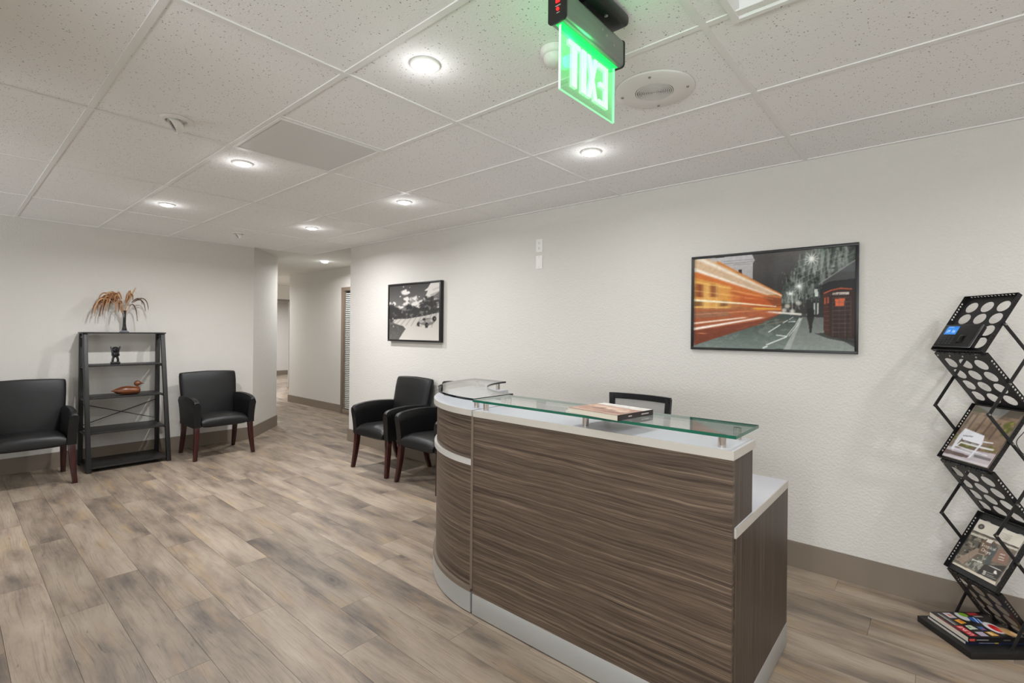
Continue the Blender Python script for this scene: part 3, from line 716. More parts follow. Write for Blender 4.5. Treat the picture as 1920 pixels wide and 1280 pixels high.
# ================================================================== OFFICE CHAIR
oc = thing('office_chair', 'black mesh back office chair behind the reception desk', 'chair', (-1.42,2.80,0))
def m_mesh():
    m = NT('chair_mesh'); m.set(Base_Color=S(150,150,150), Roughness=0.8); t = m.t
    ck = m.n('TexBrick', {'Vector': m.mul(m.obj(), (1,1,1)), 'Scale': 1.0})
    tr = m.n('BsdfTransparent', {0: (1,1,1,1)}); mx = m.n('MixShader', {0: 0.62, 1: tr.outputs[0], 2: m.b.outputs[0]}); t.links.new(mx.outputs[0], m.out.inputs[0]); return m.m
def backpt(x, z): return (x, 0.05-0.9*x*x+0.10*(z-0.5), z)
fw_ = 0.022
fr = MB(); prof = [(-0.205,1.0),(0.205,1.0),(0.185,0.48),(-0.185,0.48)]
def bar(a, b, wd):
    r1 = []; N_ = 10
    rings = []
    for k in range(N_+1):
        x = a[0]+(b[0]-a[0])*k/N_; z = a[1]+(b[1]-a[1])*k/N_; q = backpt(x, z)
        horiz = abs(b[0]-a[0]) > abs(b[1]-a[1])
        dx, dz = (0, wd/2) if horiz else (wd/2, 0)
        rings.append([(q[0]-dx,q[1]-0.011,q[2]-dz),(q[0]+dx,q[1]-0.011,q[2]+dz),(q[0]+dx,q[1]+0.011,q[2]+dz),(q[0]-dx,q[1]+0.011,q[2]-dz)])
    fr.loft(rings)
bar((-0.205,0.982),(0.205,0.982),0.036); bar((0.19,0.99),(0.172,0.48),0.034); bar((-0.19,0.99),(-0.172,0.48),0.034); bar((-0.185,0.48),(0.185,0.48),0.034)
fr.build('back_frame', BLACKP, oc, world=False)
m = MB(); vs_ = [backpt(-0.18+0.36*i/10, 0.49+0.485*j/8) for j in range(9) for i in range(11)]
m.add(vs_, [(j*11+i,j*11+i+1,j*11+i+12,j*11+i+11) for j in range(8) for i in range(10)]); m.build('back_mesh', m_mesh(), oc, world=False, smooth=True)
MB().box(-0.03,0.03,0.06,0.085,0.36,0.62).build('back_support', BLACKP, oc, world=False, bevel=0.008)
MB().box(-0.24,0.24,-0.42,0.04,0.40,0.47).build('seat', LEATHER, oc, world=False, bevel=0.03, seg=4)
MB().lathe([(0.05,0.40),(0.05,0.37),(0.022,0.36),(0.022,0.11),(0.04,0.10),(0.04,0.06)], 20, (0,-0.19,0)).build('gas_lift', BLACKP, oc, world=False)
for k in range(5):
    a = 2*PI*k/5+0.3; ca, sa = math.cos(a), math.sin(a)
    MB().tube([(0.03*ca,-0.19+0.03*sa,0.09),(0.27*ca,-0.19+0.27*sa,0.065)], [0.024,0.015], 8).build('base_leg', BLACKP, oc, world=False)
    m = MB().lathe([(0.024,-0.018),(0.026,-0.012),(0.026,0.012),(0.024,0.018)], 16); m.v = [(0.27*ca+p[0]*ca-p[2]*sa, -0.19+0.27*sa+p[0]*sa+p[2]*ca, 0.026+p[1]) for p in m.v]
    m.build('caster', BLACKP, oc, world=False)

# ================================================================== LEATHER GUEST CHAIRS
def make_chair(label):
    t = thing('leather_armchair', label, 'chair', (0,0,0), 0, 'black leather guest armchairs')
    # seat cushion: loft of cross sections front to back
    rings = []; N = 20
    for y, zt_, zb_, wk in ((-0.012,0.385,0.352,0.98),(0.0,0.418,0.338,0.995),(0.03,0.440,0.332,1),(0.10,0.450,0.331,1),(0.22,0.447,0.331,1),(0.36,0.435,0.331,1),(0.46,0.425,0.331,1)):
        ring = []; hw = 0.232*wk
        for k in range(N):
            a = 2*PI*k/N; cx = math.copysign(abs(math.cos(a))**0.35, math.cos(a)); cz = math.copysign(abs(math.sin(a))**0.5, math.sin(a))
            zz = (zt_+zb_)/2+(zt_-zb_)/2*cz
            if cz > 0: zz += 0.012*(1-cx*cx)
            ring.append((hw*cx, y, zz))
        rings.append(ring)
    MB().loft(rings).build('seat', LEATHER, t, world=False, smooth=True)
    # backrest
    rings = []
    for f, th, wk in ((0,0.085,0.96),(0.08,0.095,1),(0.3,0.10,1),(0.55,0.098,1),(0.8,0.088,1.0),(0.93,0.078,1.0),(0.985,0.062,0.985),(1.0,0.03,0.955)):
        z = 0.36+0.528*f; yc = 0.455+0.10*f; ring = []; hw = (0.268+0.022*min(1,f*1.3))*wk
        for k in range(24):
            a = 2*PI*k/24; cx = math.copysign(abs(math.cos(a))**0.28, math.cos(a)); cy = math.copysign(abs(math.sin(a))**0.6, math.sin(a))
            bow = 0.012*(1-cx*cx) if f > 0.9 else 0
            ring.append((hw*cx, yc+th/2*cy-(0.012*(1-cx*cx) if cy < 0 else 0), z+bow))
        rings.append(ring)
    MB().loft(rings).build('backrest', LEATHER, t, world=False, smooth=True)
    # arms: side profile swept across the arm width, flaring at the front top
    for sd in (-1, 1):
        top = [(-0.018,0.600),(0.0,0.622),(0.04,0.634),(0.12,0.645),(0.22,0.650),(0.32,0.648),(0.42,0.641),(0.50,0.632)]
        bot = [(0.006,0.345),(0.02,0.341),(0.05,0.340),(0.12,0.340),(0.22,0.340),(0.32,0.340),(0.42,0.340),(0.47,0.340)]
        rings = []
        for (yt, zt_), (yb, zb_) in zip(top, bot):
            ring = []
            for q in range(9):       # outer side going up
                f = q/8; y = yb+(yt-yb)*f**1.6; z = zb_+(zt_-zb_)*f
                flare = 0.018*f**2
                rd = 0.016*max(0, f-0.9)/0.1; ring.append((sd*(0.298+flare-rd), y, z-0.0*f))
            ring.append((sd*(0.268+0.012), yt, zt_+0.007))
            for q in range(8,-1,-1):
                f = q/8; y = yb+(yt-yb)*f**1.6; z = zb_+(zt_-zb_)*f
                rd = 0.014*max(0, f-0.9)/0.1; ring.append((sd*(0.232+0.012*f**2+rd), y, z))
            rings.append(ring)
        MB().loft(rings).build('armrest', LEATHER, t, world=False, smooth=True)
    for sd in (-1, 1):
        for (y0, y1, x0, x1) in ((0.035,0.0,0.266,0.288),(0.455,0.535,0.262,0.272)):
            m = MB(); rings = []
            for f in (0,0.25,0.5,0.75,1):
                w_ = 0.025-0.0075*f; yy = y0+(y1-y0)*f**1.5; xx = sd*(x0+(x1-x0)*f**1.5); z = 0.345*(1-f)
                rings.append([(xx-w_,yy-w_,z),(xx+w_,yy-w_,z),(xx+w_,yy+w_,z),(xx-w_,yy+w_,z)])
            m.loft(rings).build('leg', MAHOG, t, world=False, bevel=0.004, seg=2)
    return t
c0 = make_chair('black leather armchair between the black shelf and the hallway')
c0.location = (-5.86,2.03,0); c0.rotation_euler = (0,0,PI/2)
for loc, rz, lb in (((-5.82,0.505,0),PI/2,'black leather armchair cut by the left photo edge, left of the black shelf'),
                    ((-4.205,2.745,0),0,'black leather armchair under the racing picture, fully in view'),
                    ((-3.47,2.745,0),0,'black leather armchair half hidden behind the curved desk corner')):
    c = copy_tree(c0); c.location = loc; c.rotation_euler = (0,0,rz); c['label'] = lb

# ================================================================== BLACK SHELF
sh = thing('ladder_shelf', 'black five tier ladder style shelf with slanted legs against the left wall', 'shelf', (-6.35,1.25,0))
yl, yr = 0.928, 1.572; ZT = 1.325
def fx(z): return -6.10-0.27*z/ZT      # front legs lean back
for y in (yl, yr):
    s1 = 0.0185
    MB().hexa([(fx(0)-0.02,y-s1,0),(fx(0)+0.02,y-s1,0),(fx(0)+0.02,y+s1,0),(fx(0)-0.02,y+s1,0)],[(fx(ZT)-0.02,y-s1,ZT),(fx(ZT)+0.02,y-s1,ZT),(fx(ZT)+0.02,y+s1,ZT),(fx(ZT)-0.02,y+s1,ZT)]).build('front_leg', SHELFM, sh, bevel=0.003)
    MB().box(-6.565,-6.525,y-s1,y+s1,0,ZT).build('rear_leg', SHELFM, sh, bevel=0.003)
    for z in (0.035,0.355,0.685,1.0,1.30): MB().box(-6.524,fx(z)-0.021,y-0.010,y+0.010,z-0.02,z-0.002).build('side_rail', SHELFM, sh)
MB().box(-6.575,-6.335,0.905,1.597,ZT+0.0005,ZT+0.0145).build('shelf_board', SHELFB, sh, bevel=0.002)
for z in (0.035,0.355,0.685,1.0): MB().box(-6.565,fx(z)+0.012,yl+0.02,yr-0.02,z-0.0015,z+0.0145).build('shelf_board', SHELFB, sh, bevel=0.002)
MB().tube([(-6.53,yl+0.01,0.61),(-6.53,yr-0.01,0.40)], 0.004, 6).build('cross_brace', SHELFM, sh)
MB().tube([(-6.522,yl+0.01,0.40),(-6.522,yr-0.01,0.61)], 0.004, 6).build('cross_brace', SHELFM, sh)
MB().lathe([(0.012,-0.003),(0.012,0.003)], 12, (-6.526,1.25,0.505)).build('brace_bolt', SHELFM, sh)

# vase
vz = ZT+0.0146
t = thing('bud_vase', 'slender black vase with clear glass foot on the shelf top', 'vase', (-6.45,1.256,vz))
MB().lathe([(0.018,0.012),(0.024,0.02),(0.021,0.035),(0.016,0.06),(0.0135,0.10),(0.0135,0.17),(0.0145,0.215),(0.0165,0.226),(0.0145,0.226),(0.0115,0.17),(0.0115,0.06),(0.0005,0.05)], 24, cap=False).build('body', plain('black_gloss', S(16,16,20), 0.08, coat=0.5), t, world=False, smooth=True)
MB().lathe([(0.040,0.0),(0.043,0.004),(0.038,0.010),(0.026,0.018),(0.019,0.024),(0.0005,0.022)], 24, cap=True).build('foot', plain('glass_foot', S(110,115,125), 0.06, coat=1.0), t, world=False, smooth=True)
# dried plumes
dg = thing('dried_grass_bunch', 'arching tan and brown dried grass plumes in the black vase', 'dried grass', (-6.45,1.256,vz+0.10))
TAN = [plain('plume_tan', S(168,124,84), 0.9), plain('plume_rust', S(132,84,52), 0.9), plain('plume_dark', S(92,74,60), 0.9), plain('plume_pale', S(190,154,118), 0.9)]
STEM = plain('dry_stem', S(176,140,104), 0.8)
rnd = random.Random(11)
specs = [(-0.265,0.255,0.085,1),(-0.23,0.29,0.13,0),(-0.20,0.31,0.17,1),(-0.17,0.30,0.12,0),(-0.21,0.33,0.21,0),(-0.15,0.32,0.20,1),(-0.12,0.34,0.24,0),(-0.18,0.28,0.08,1),(-0.10,0.30,0.20,0),(-0.13,0.25,0.12,2),(-0.09,0.23,0.105,0),(-0.05,0.235,0.11,1),
         (0.02,0.31,0.30,0),(0.055,0.33,0.29,0),(0.075,0.36,0.36,3),(0.06,0.30,0.24,1),(0.035,0.29,0.27,3),(0.13,0.245,0.20,2),(0.19,0.285,0.15,2),(0.105,0.21,0.02,2),(0.19,0.27,0.13,2),(-0.25,0.27,0.11,3),(-0.16,0.335,0.23,3),(-0.19,0.30,0.15,0),(-0.22,0.30,0.12,1),(-0.14,0.29,0.16,3),(-0.17,0.32,0.18,0),(-0.11,0.32,0.22,1),(-0.20,0.26,0.06,1),(-0.24,0.24,0.06,0),(-0.07,0.31,0.26,0),(0.04,0.32,0.31,1)]
for dy, zp, ze, mi in specs:
    dx = rnd.uniform(-0.06,0.10)
    p0 = Vector((0,0,0.02)); pm = Vector((dx*0.5,dy*0.42,0.10+zp*0.98)); p3 = Vector((dx,dy,0.10+ze-0.10 if ze < 0.1 else ze))
    p1 = Vector((0,dy*0.06,0.126+zp*0.25)); p2 = Vector((dx*0.8,dy*0.92,zp+0.10 if ze < zp-0.01 else ze*0.9))
    pts = []
    for k in range(19):
        u = k/18; pts.append(p0*(1-u)**3+p1*3*u*(1-u)**2+p2*3*u*u*(1-u)+p3*u**3)
    MB().tube(pts[:12], 0.0014, 5).build('stem', STEM, dg, world=False)
    m = MB(); thin = 0.006 if mi == 2 else 0.0075
    m.tube(pts[8:], [thin*(0.35+0.65*math.sin(PI*min(1,0.12+0.88*k/10))) for k in range(11)], 6)
    for k in range(60):                       # loose bristles hanging off the plume
        i = rnd.uniform(8,17.9); a = pts[int(i)].lerp(pts[int(i)+1], i-int(i)); dr = (pts[int(i)+1]-pts[int(i)]).normalized()
        off = Vector((rnd.gauss(0,1),rnd.gauss(0,1),rnd.gauss(-0.4,0.8))).normalized()
        tip = a+dr*rnd.uniform(0.014,0.030)+off*rnd.uniform(0.008,0.016)*(0.7 if mi == 2 else 1); sdv = dr.cross(off).normalized()*0.0013
        m.add([a-sdv,a+sdv,tip], [(0,1,2)])
    m.build('plume', TAN[mi], dg, world=False)

# carved figure
cf = thing('carved_figure', 'small black carved figurine with two raised horns on the upper shelf', 'figurine', (-6.37,1.169,1.0148))
EB = plain('ebony', S(20,20,21), 0.3, spec=0.6)
MB().box(-0.03,0.03,-0.037,0.037,0,0.024).build('base', EB, cf, world=False, bevel=0.004)
for sd in (-1,1):
    MB().tube([(0,sd*0.022,0.022),(0.004,sd*0.021,0.05),(0.002,sd*0.013,0.075),(0,sd*0.01,0.085)], [0.011,0.010,0.012,0.012], 10).build('leg', EB, cf, world=False, smooth=True)
    MB().tube([(0,sd*0.024,0.112),(0.012,sd*0.027,0.09),(0.02,sd*0.014,0.082)], [0.008,0.0075,0.006], 8).build('arm', EB, cf, world=False, smooth=True)
    MB().tube([(0,sd*0.018,0.118),(0,sd*0.026,0.142),(0,sd*0.034,0.165),(0,sd*0.039,0.184)], [0.014,0.010,0.007,0.002], 8).build('horn', EB, cf, world=False, smooth=True)
MB().lathe([(0.012,0.07),(0.021,0.082),(0.024,0.10),(0.022,0.118),(0.0005,0.124)], 16, cap=False).build('torso', EB, cf, world=False, smooth=True)
hd = MB().lathe([(0.012,0.112),(0.026,0.128),(0.030,0.146),(0.027,0.163),(0.016,0.174),(0.0005,0.178)], 16, cap=False)
hd.tube([(0.028,0,0.150),(0.036,0,0.142),(0.030,0,0.134)], [0.006,0.007,0.004], 8); hd.tube([(0.022,-0.014,0.156),(0.031,0,0.158),(0.022,0.014,0.156)], 0.004, 6); hd.tube([(0.024,-0.012,0.130),(0.031,0,0.128),(0.024,0.012,0.130)], 0.0045, 6)
hd.build('head', EB, cf, world=False, smooth=True)

# duck decoy
dk = thing('wooden_duck', 'brown carved wooden duck decoy on the middle shelf facing right', 'duck decoy', (-6.33,1.128,0.7))
def m_duck():
    m = NT('duck_wood'); p = m.obj(); g = m.noise(m.mul(p, (50,5,60)), 1.0, 4, dist=0.6)
    m.set(Base_Color=m.ramp(g, [(0.35,S(78,40,20)),(0.6,S(118,64,33)),(0.75,S(134,78,42))]), Roughness=0.32, Coat_Weight=0.3); return m.m
DW = m_duck(); rings = []
for y, hw, z0, z1 in ((0.0,0.003,0.042,0.046),(0.02,0.016,0.034,0.054),(0.05,0.034,0.012,0.070),(0.09,0.046,0.001,0.083),(0.13,0.050,0.0,0.088),(0.17,0.049,0.0,0.083),(0.205,0.044,0.0,0.075),(0.228,0.036,0.004,0.074),(0.240,0.024,0.014,0.068),(0.245,0.008,0.030,0.054)):
    rings.append([(hw*math.cos(2*PI*k/18), y, (z0+z1)/2+(z1-z0)/2*math.sin(2*PI*k/18)) for k in range(18)])
MB().loft(rings).build('body', DW, dk, world=False, smooth=True)
MB().lathe([(0.012,0.0),(0.011,0.03)], 12, (0,0.218,0.066)).build('neck_peg', DW, dk, world=False, smooth=True)
rings = []
for y, hw, z0, z1 in ((0.190,0.006,0.098,0.118),(0.197,0.018,0.088,0.130),(0.210,0.025,0.083,0.138),(0.226,0.026,0.084,0.138),(0.240,0.021,0.092,0.132),(0.250,0.013,0.100,0.122)):
    rings.append([(hw*math.cos(2*PI*k/16), y, (z0+z1)/2+(z1-z0)/2*math.sin(2*PI*k/16)) for k in range(16)])
MB().loft(rings).build('head', DW, dk, world=False, smooth=True)
rings = []
for y, hw, z0, z1 in ((0.246,0.011,0.100,0.119),(0.258,0.011,0.101,0.113),(0.270,0.010,0.102,0.109),(0.278,0.004,0.1025,0.106)):
    rings.append([(hw*math.cos(2*PI*k/12), y, (z0+z1)/2+(z1-z0)/2*math.sin(2*PI*k/12)) for k in range(12)])
MB().loft(rings).build('bill', plain('bill_wood', S(104,58,32), 0.35), dk, world=False, smooth=True)

# ================================================================== PICTURES
def frame(name, label, x0, x1, z0, z1, fwd, dep, paint, mat):
    t = thing(name, label, 'picture', ((x0+x1)/2, YW, z0))
    y0, y1 = YW-dep, YW-0.0008
    for b in ((x0,x1,z1-fwd,z1),(x0,x1,z0,z0+fwd)): MB().box(b[0],b[1],y0,y1,b[2],b[3]).build('frame_bar', FRAMEB, t, bevel=0.001)
    for b in ((x0,x0+fwd),(x1-fwd,x1)): MB().box(b[0],b[1],y0,y1,z0+fwd,z1-fwd).build('frame_bar', FRAMEB, t, bevel=0.001)
    MB().box(x0+fwd,x1-fwd,y0+0.008,y1,z0+fwd,z1-fwd).build('backing', FRAMEB, t)
    L = t.location
    paint.build('print', mat, t, (x0+fwd-L.x, y0+0.0072-L.y, z1-fwd-L.z), (x1-x0-2*fwd,0,0), (0,0,-(z1-z0-2*fwd)))
    return t
# --- night street with a streaking bus
p = Paint(320, 204, (66,65,64), [(120,250),(1705,118),(1700,1168),(120,1122)])
p.poly([(650,200),(1705,110),(1705,600),(650,560)], (88,85,84), 1, (52,51,51))
n1 = p.noise(6); p.a *= (0.88+0.24*n1)[...,None]
p.poly([(120,240),(330,235),(410,232),(430,222),(690,203),(718,262),(700,285),(700,470),(420,380),(120,300)], (196,194,196), 1, (168,164,164))
for y in (262,285): p.line([(415,y+10),(700,y-12)], 0.008, (128,124,124), 0.8)
p.poly([(560,352),(592,350),(594,412),(562,412)], (52,46,44))
p.poly([(505,300),(690,290),(690,300),(505,312)], (148,144,144), 0.6)
# right-hand buildings
m_ = p.poly([(985,560),(1060,400),(1180,210),(1330,140),(1705,112),(1705,640),(1250,655),(985,720)], (70,76,72))
vn = p.noise(10, 60); p.put(m_*np.clip((vn-0.5)*3.2, 0, 1), (168,176,168), 0.75); p.put(m_*np.clip((0.42-p.noise(30,40))*4, 0, 1), (22,24,23), 0.9)
for x, a, b in ((1375,150,470),(1430,160,430),(1530,150,380),(1600,140,330)):
    p.line([(x,a),(x+22,b)], 0.028, (172,178,170), 0.5, soft=0.9)
p.poly([(1350,500),(1705,262),(1705,450),(1460,478),(1380,520)], (72,73,74)); p.line([(1350,500),(1705,262)], 0.012, (150,154,150), 0.7)
p.poly([(1355,520),(1460,474),(1705,445),(1705,1050),(1390,830),(1360,600)], (38,38,41))
p.poly([(1225,660),(1385,630),(1390,835),(1230,820)], (44,48,47)); p.poly([(1305,552),(1338,548),(1342,622),(1308,626)], (196,204,198))
for x in (1300,1330): p.poly([(x,690),(x+16,690),(x+14,800),(x,800)], (180,184,176))
for r_ in range(5):                   # facade bays, sills and cornices
    for c_ in range(9):
        x = 1130+c_*62+r_*10; y = 470-c_*34-r_*66+c_*r_*3
        if 1040 < x < 1690 and y > 130:
            p.poly([(x,y+2),(x+18,y-4),(x+20,y+52),(x+2,y+58)], (34,37,36), 0.38); p.line([(x-8,y+62),(x+54,y+28)], 0.006, (176,182,174), 0.35); p.line([(x-10,y-6),(x-8,y+60)], 0.010, (156,164,156), 0.4)
for k in range(70):
    x, y = random.uniform(990,1400), random.uniform(330,650); p.line([(x,y),(x+random.uniform(-2,2),y+random.uniform(8,50))], random.uniform(0.003,0.006), random.choice(((196,202,194),(30,32,31),(140,148,140))), 0.5)
for k in range(26):
    x, y = random.uniform(1000,1240), random.uniform(560,800); p.line([(x,y),(x+random.uniform(-6,6),y+random.uniform(10,36))], 0.006, (210,214,206), 0.75)
p.poly([(985,690),(1250,690),(1250,800),(985,770)], (40,40,38), 0.5)
for x, y in ((1040,720),(1150,690),(1090,770),(1010,760)): p.blob((x,y), 0.022, 0.03, (228,226,214), 0.7)
# road and pavement
m_ = p.poly([(120,1125),(120,1095),(700,905),(985,790),(1180,830),(1010,1145)], (62,70,66), 1, (118,130,124))
p.put(m_*(p.noise(30) > 0.62), (150,160,154), 0.25)
p.poly([(1000,1150),(1185,828),(1400,830),(1400,960),(1705,1130),(1705,1175)], (104,108,104), 1, (140,148,142))
p.poly([(1010,1150),(1085,1000),(1165,840),(1195,830),(1110,1040),(1070,1150)], (168,172,168), 0.8)
p.poly([(1310,990),(1400,985),(1705,1060),(1705,1090),(1440,1040)], (44,46,45), 0.8)
for q, wd in (([(860,975),(970,905)],0.010),([(1000,885),(1045,860)],0.008),([(1060,852),(1098,828)],0.006),([(1036,1015),(1120,910),(1162,835)],0.007),([(1058,1015),(1140,910),(1172,840)],0.007),([(935,1006),(1040,1018)],0.010),([(840,1102),(1030,1025)],0.013),([(808,1132),(842,1118)],0.018),([(1055,875),(1120,872)],0.008)):
    p.line(q, wd, (222,226,220), 0.92)
# bus: sheets of orange light
p.poly([(120,248),(270,243),(700,452),(985,605),(985,790),(760,905),(300,1050),(120,1108)], (226,160,96), 1, (124,64,44))
p.poly([(120,248),(270,243),(985,605),(850,605),(120,345)], (214,196,172), 0.72); p.poly([(345,262),(985,600),(985,612),(720,480),(345,290)], (214,128,52), 0.9)
p.poly([(120,370),(850,612),(985,640),(985,720),(120,660)], (206,110,52), 0.8); p.poly([(120,430),(480,520),(490,730),(120,735)], (222,166,84), 0.75)
for x in (140,285): p.poly([(x,490),(x+72,505),(x+70,630),(x,622)], (124,60,36), 0.85)
for x in (225,262,345): p.line([(x,495),(x,735)], 0.022, (240,206,124), 0.8)
p.line([(120,470),(480,540)], 0.016, (236,190,110), 0.8); p.line([(120,725),(470,735)], 0.012, (236,196,110), 0.7)
p.line([(480,580),(580,600),(575,830),(470,840)], 0.008, (140,66,34), 0.8)
for x in (130,380): p.poly([(x,660),(x+75,668),(x+75,715),(x,718)], (92,60,36), 0.7)
p.poly([(580,600),(920,640),(985,690),(970,740),(580,720)], (186,84,40), 0.7); p.poly([(800,620),(985,640),(985,720),(920,730)], (110,58,34), 0.7)
p.poly([(120,760),(985,745),(985,790),(700,910),(120,1000)], (168,88,58), 0.55); p.poly([(120,770),(470,765),(470,815),(120,835)], (140,106,84), 0.7)
p.poly([(120,960),(760,860),(985,790),(760,905),(300,1050),(120,1110)], (112,56,40), 0.72)
for q, w1, w2, c_, al in (([(150,235),(985,618)],0.034,0.006,(250,244,232),0.95),([(120,350),(850,606)],0.034,0.008,(252,246,236),0.95),([(120,655),(590,690),(930,722)],0.026,0.008,(250,240,208),0.92),
        ([(120,888),(630,830)],0.020,0.014,(250,226,206),0.9),([(120,944),(790,832)],0.028,0.014,(255,244,232),0.95),([(500,560),(900,650)],0.008,0.004,(250,210,150),0.7),([(120,560),(700,640)],0.010,0.005,(246,206,140),0.55),
        ([(700,455),(985,606)],0.010,0.008,(226,120,44),0.9),([(720,742),(975,748)],0.024,0.010,(242,178,60),0.8),([(120,800),(800,760)],0.010,0.006,(226,150,110),0.55),([(860,776),(1170,800)],0.016,0.022,(244,240,228),0.85),([(560,820),(900,780)],0.008,0.006,(200,90,60),0.6),([(170,985),(240,990)],0.012,0.01,(226,140,90),0.8)):
    p.line(q, w1, c_, al, w2, 0.8)
for k in range(40):
    x, y = random.uniform(130,950), random.uniform(640,960); L_ = random.uniform(60,240); p.line([(x,y),(x+L_,y-L_*0.12*(y-700)/120)], random.uniform(0.003,0.007), (240,180,120), random.uniform(0.12,0.35))
# the passing bus smears sideways
sm_ = sum(np.roll(p.a, k, 1) for k in range(-7, 8))/15; mk_ = np.clip((0.56-p.U)/0.06, 0, 1)[...,None]*p.mask([(120,248),(270,243),(700,452),(985,605),(985,790),(760,905),(300,1050),(120,1108)])[...,None]
p.a = p.a*(1-mk_*0.75)+sm_*mk_*0.75
# person, phone box, lamps
for k in range(4): p.poly([(1230+k*8,745+k*4),(1285,730+k*3),(1310-k*4,760),(1305,830),(1285,900),(1282,980),(1262,985),(1250,900),(1232,830)], (30,30,30), 0.42)
p.poly([(1385,600),(1455,565),(1560,541),(1660,548),(1705,570),(1705,1045),(1480,1030),(1400,990)], (52,36,33)); p.line([(1400,592),(1470,562),(1560,543),(1665,550)], 0.012, (198,92,58), 0.9)
p.poly([(1388,604),(1440,590),(1450,1005),(1402,985)], (70,42,36)); p.poly([(1480,588),(1645,578),(1646,603),(1484,612)], (196,188,180))
p.text('TELEPHONE', 0.862, 0.462, 0.017, (84,72,66), 0, 0.088)
p.poly([(1506,648),(1600,642),(1598,715),(1510,720)], (206,98,62)); p.poly([(1400,640),(1412,636),(1414,700),(1402,704)], (206,96,62),0.9); p.poly([(1430,632),(1446,628),(1448,690),(1432,696)], (170,78,54),0.9)
for k in range(9): p.line([(1484,640+k*42),(1660,632+k*43)], 0.006, (120,100,92), 0.55)
for x in (1484,1545,1605,1660): p.line([(x,635),(x+2,1020)], 0.006, (104,80,72), 0.55)
for k in range(8): p.line([(1392,640+k*44),(1448,634+k*46)], 0.005, (150,96,82), 0.5)
p.line([(1630,790),(1625,1050)], 0.008, (26,22,22), 0.8)
for (x, y), r in (((1275,250),0.085),((1155,520),0.055),((1075,595),0.045)): p.star((x,y), r)
p.line([(1085,600),(1090,790)], 0.008, (210,212,206), 0.7)
p.a = np.clip(p.a*(0.93+0.14*p.noise(60)[...,None]), 0, 255)
frame('framed_street_picture', 'large black framed print of a night street with an orange streaking bus', -1.282, -0.345, 1.280, 1.905, 0.016, 0.022, p, PRINTG)
# --- racing car in black and white
p = Paint(132, 128, (92,90,88), [(288,238),(1128,170),(1118,1100),(278,1068)])
p.poly([(280,160),(1130,160),(1130,640),(280,640)], (62,60,59), 1, (120,118,115))
for x, y, rx, ry in ((545,320,0.10,0.055),(600,340,0.06,0.03),(580,440,0.07,0.04),(690,430,0.08,0.05),(575,515,0.09,0.045),(720,510,0.09,0.05),(830,470,0.08,0.04),(340,510,0.09,0.05),(1085,470,0.10,0.05),(465,398,0.025,0.02),(780,402,0.02,0.014),(520,245,0.02,0.012),(625,255,0.02,0.014),(780,560,0.12,0.05),(1080,560,0.10,0.05),(480,565,0.10,0.03)):
    p.blob((x,y), rx, ry, (216,212,206), 0.95, 0.45, 0.9)
p.poly([(975,180),(1128,170),(1128,310),(1050,370),(900,440),(845,440),(900,360),(925,310),(865,305),(930,255)], (206,202,196)); p.poly([(1000,280),(1128,230),(1128,265),(1010,310)], (176,172,167), 0.6); p.poly([(960,370),(1128,300),(1128,400),(1000,420)], (120,118,115), 0.5)
tn = p.noise(22)
for x, y, rx, ry in ((360,590,0.13,0.11),(470,630,0.10,0.08),(620,620,0.11,0.10),(720,640,0.12,0.09),(930,530,0.14,0.15),(1010,540,0.12,0.12),(1090,620,0.08,0.05),(840,600,0.09,0.08)):
    p.blob((x,y), rx, ry, (46,45,44), 0.95, 0.35, 1.0)
m_ = p.poly([(280,610),(500,620),(800,640),(1125,600),(1125,655),(860,705),(600,745),(280,760)], (52,51,50)); 
band = (p.V > 0.38) & (p.V < 0.63); p.put(band*np.clip((tn-0.58)*6, 0, 1)*(p.a.mean(-1) < 80), (128,126,122), 0.7)
p.poly([(280,758),(600,745),(860,705),(1125,650),(1125,1105),(430,1085),(548,910),(520,870),(360,815)], (176,172,165), 1, (202,197,189))
for k in range(9): p.line([(420+k*82,745-k*12),(300+k*86,835+k*6)], 0.016, (120,116,111), 0.55, soft=1)
p.poly([(278,840),(360,832),(500,858),(552,908),(430,1080),(278,1075)], (74,72,70), 1, (96,94,91)); p.put(p.mask([(278,840),(360,832),(500,858),(552,908),(430,1080),(278,1075)])*(p.noise(40) > 0.6), (110,108,104), 0.5)
p.blob((325,770), 0.05, 0.08, (44,43,42), 0.9, 0.4, 1.0); p.blob((340,745), 0.02, 0.025, (190,186,180), 0.8); p.blob((350,865), 0.012, 0.016, (220,216,210))
p.poly([(760,800),(850,750),(930,735),(1010,745),(1060,780),(1000,840),(930,860),(850,850),(790,830)], (112,109,105)); p.poly([(780,790),(850,765),(870,800),(800,820)], (160,156,150)); p.poly([(880,770),(990,740),(1000,790),(900,830)], (148,144,138), 0.8)
p.blob((862,758), 0.035, 0.03, (26,26,26)); p.blob((990,780), 0.035, 0.035, (176,172,165))
for x, y, rx, ry in ((765,835,0.028,0.04),(905,850,0.036,0.05),(1035,750,0.042,0.05)): p.blob((x,y), rx, ry, (28,28,28), 1, 0.25); p.blob((x+8,y), rx*0.4, ry*0.4, (120,117,112), 1)
for x, y in ((775,865),(900,888)): p.blob((x,y), 0.035, 0.012, (60,58,56), 0.9)
RP = p
frame('framed_racing_picture', 'black framed black and white print of a vintage racing car', -4.735, -3.835, 1.268, 1.905, 0.020, 0.045, RP, PRINTM)

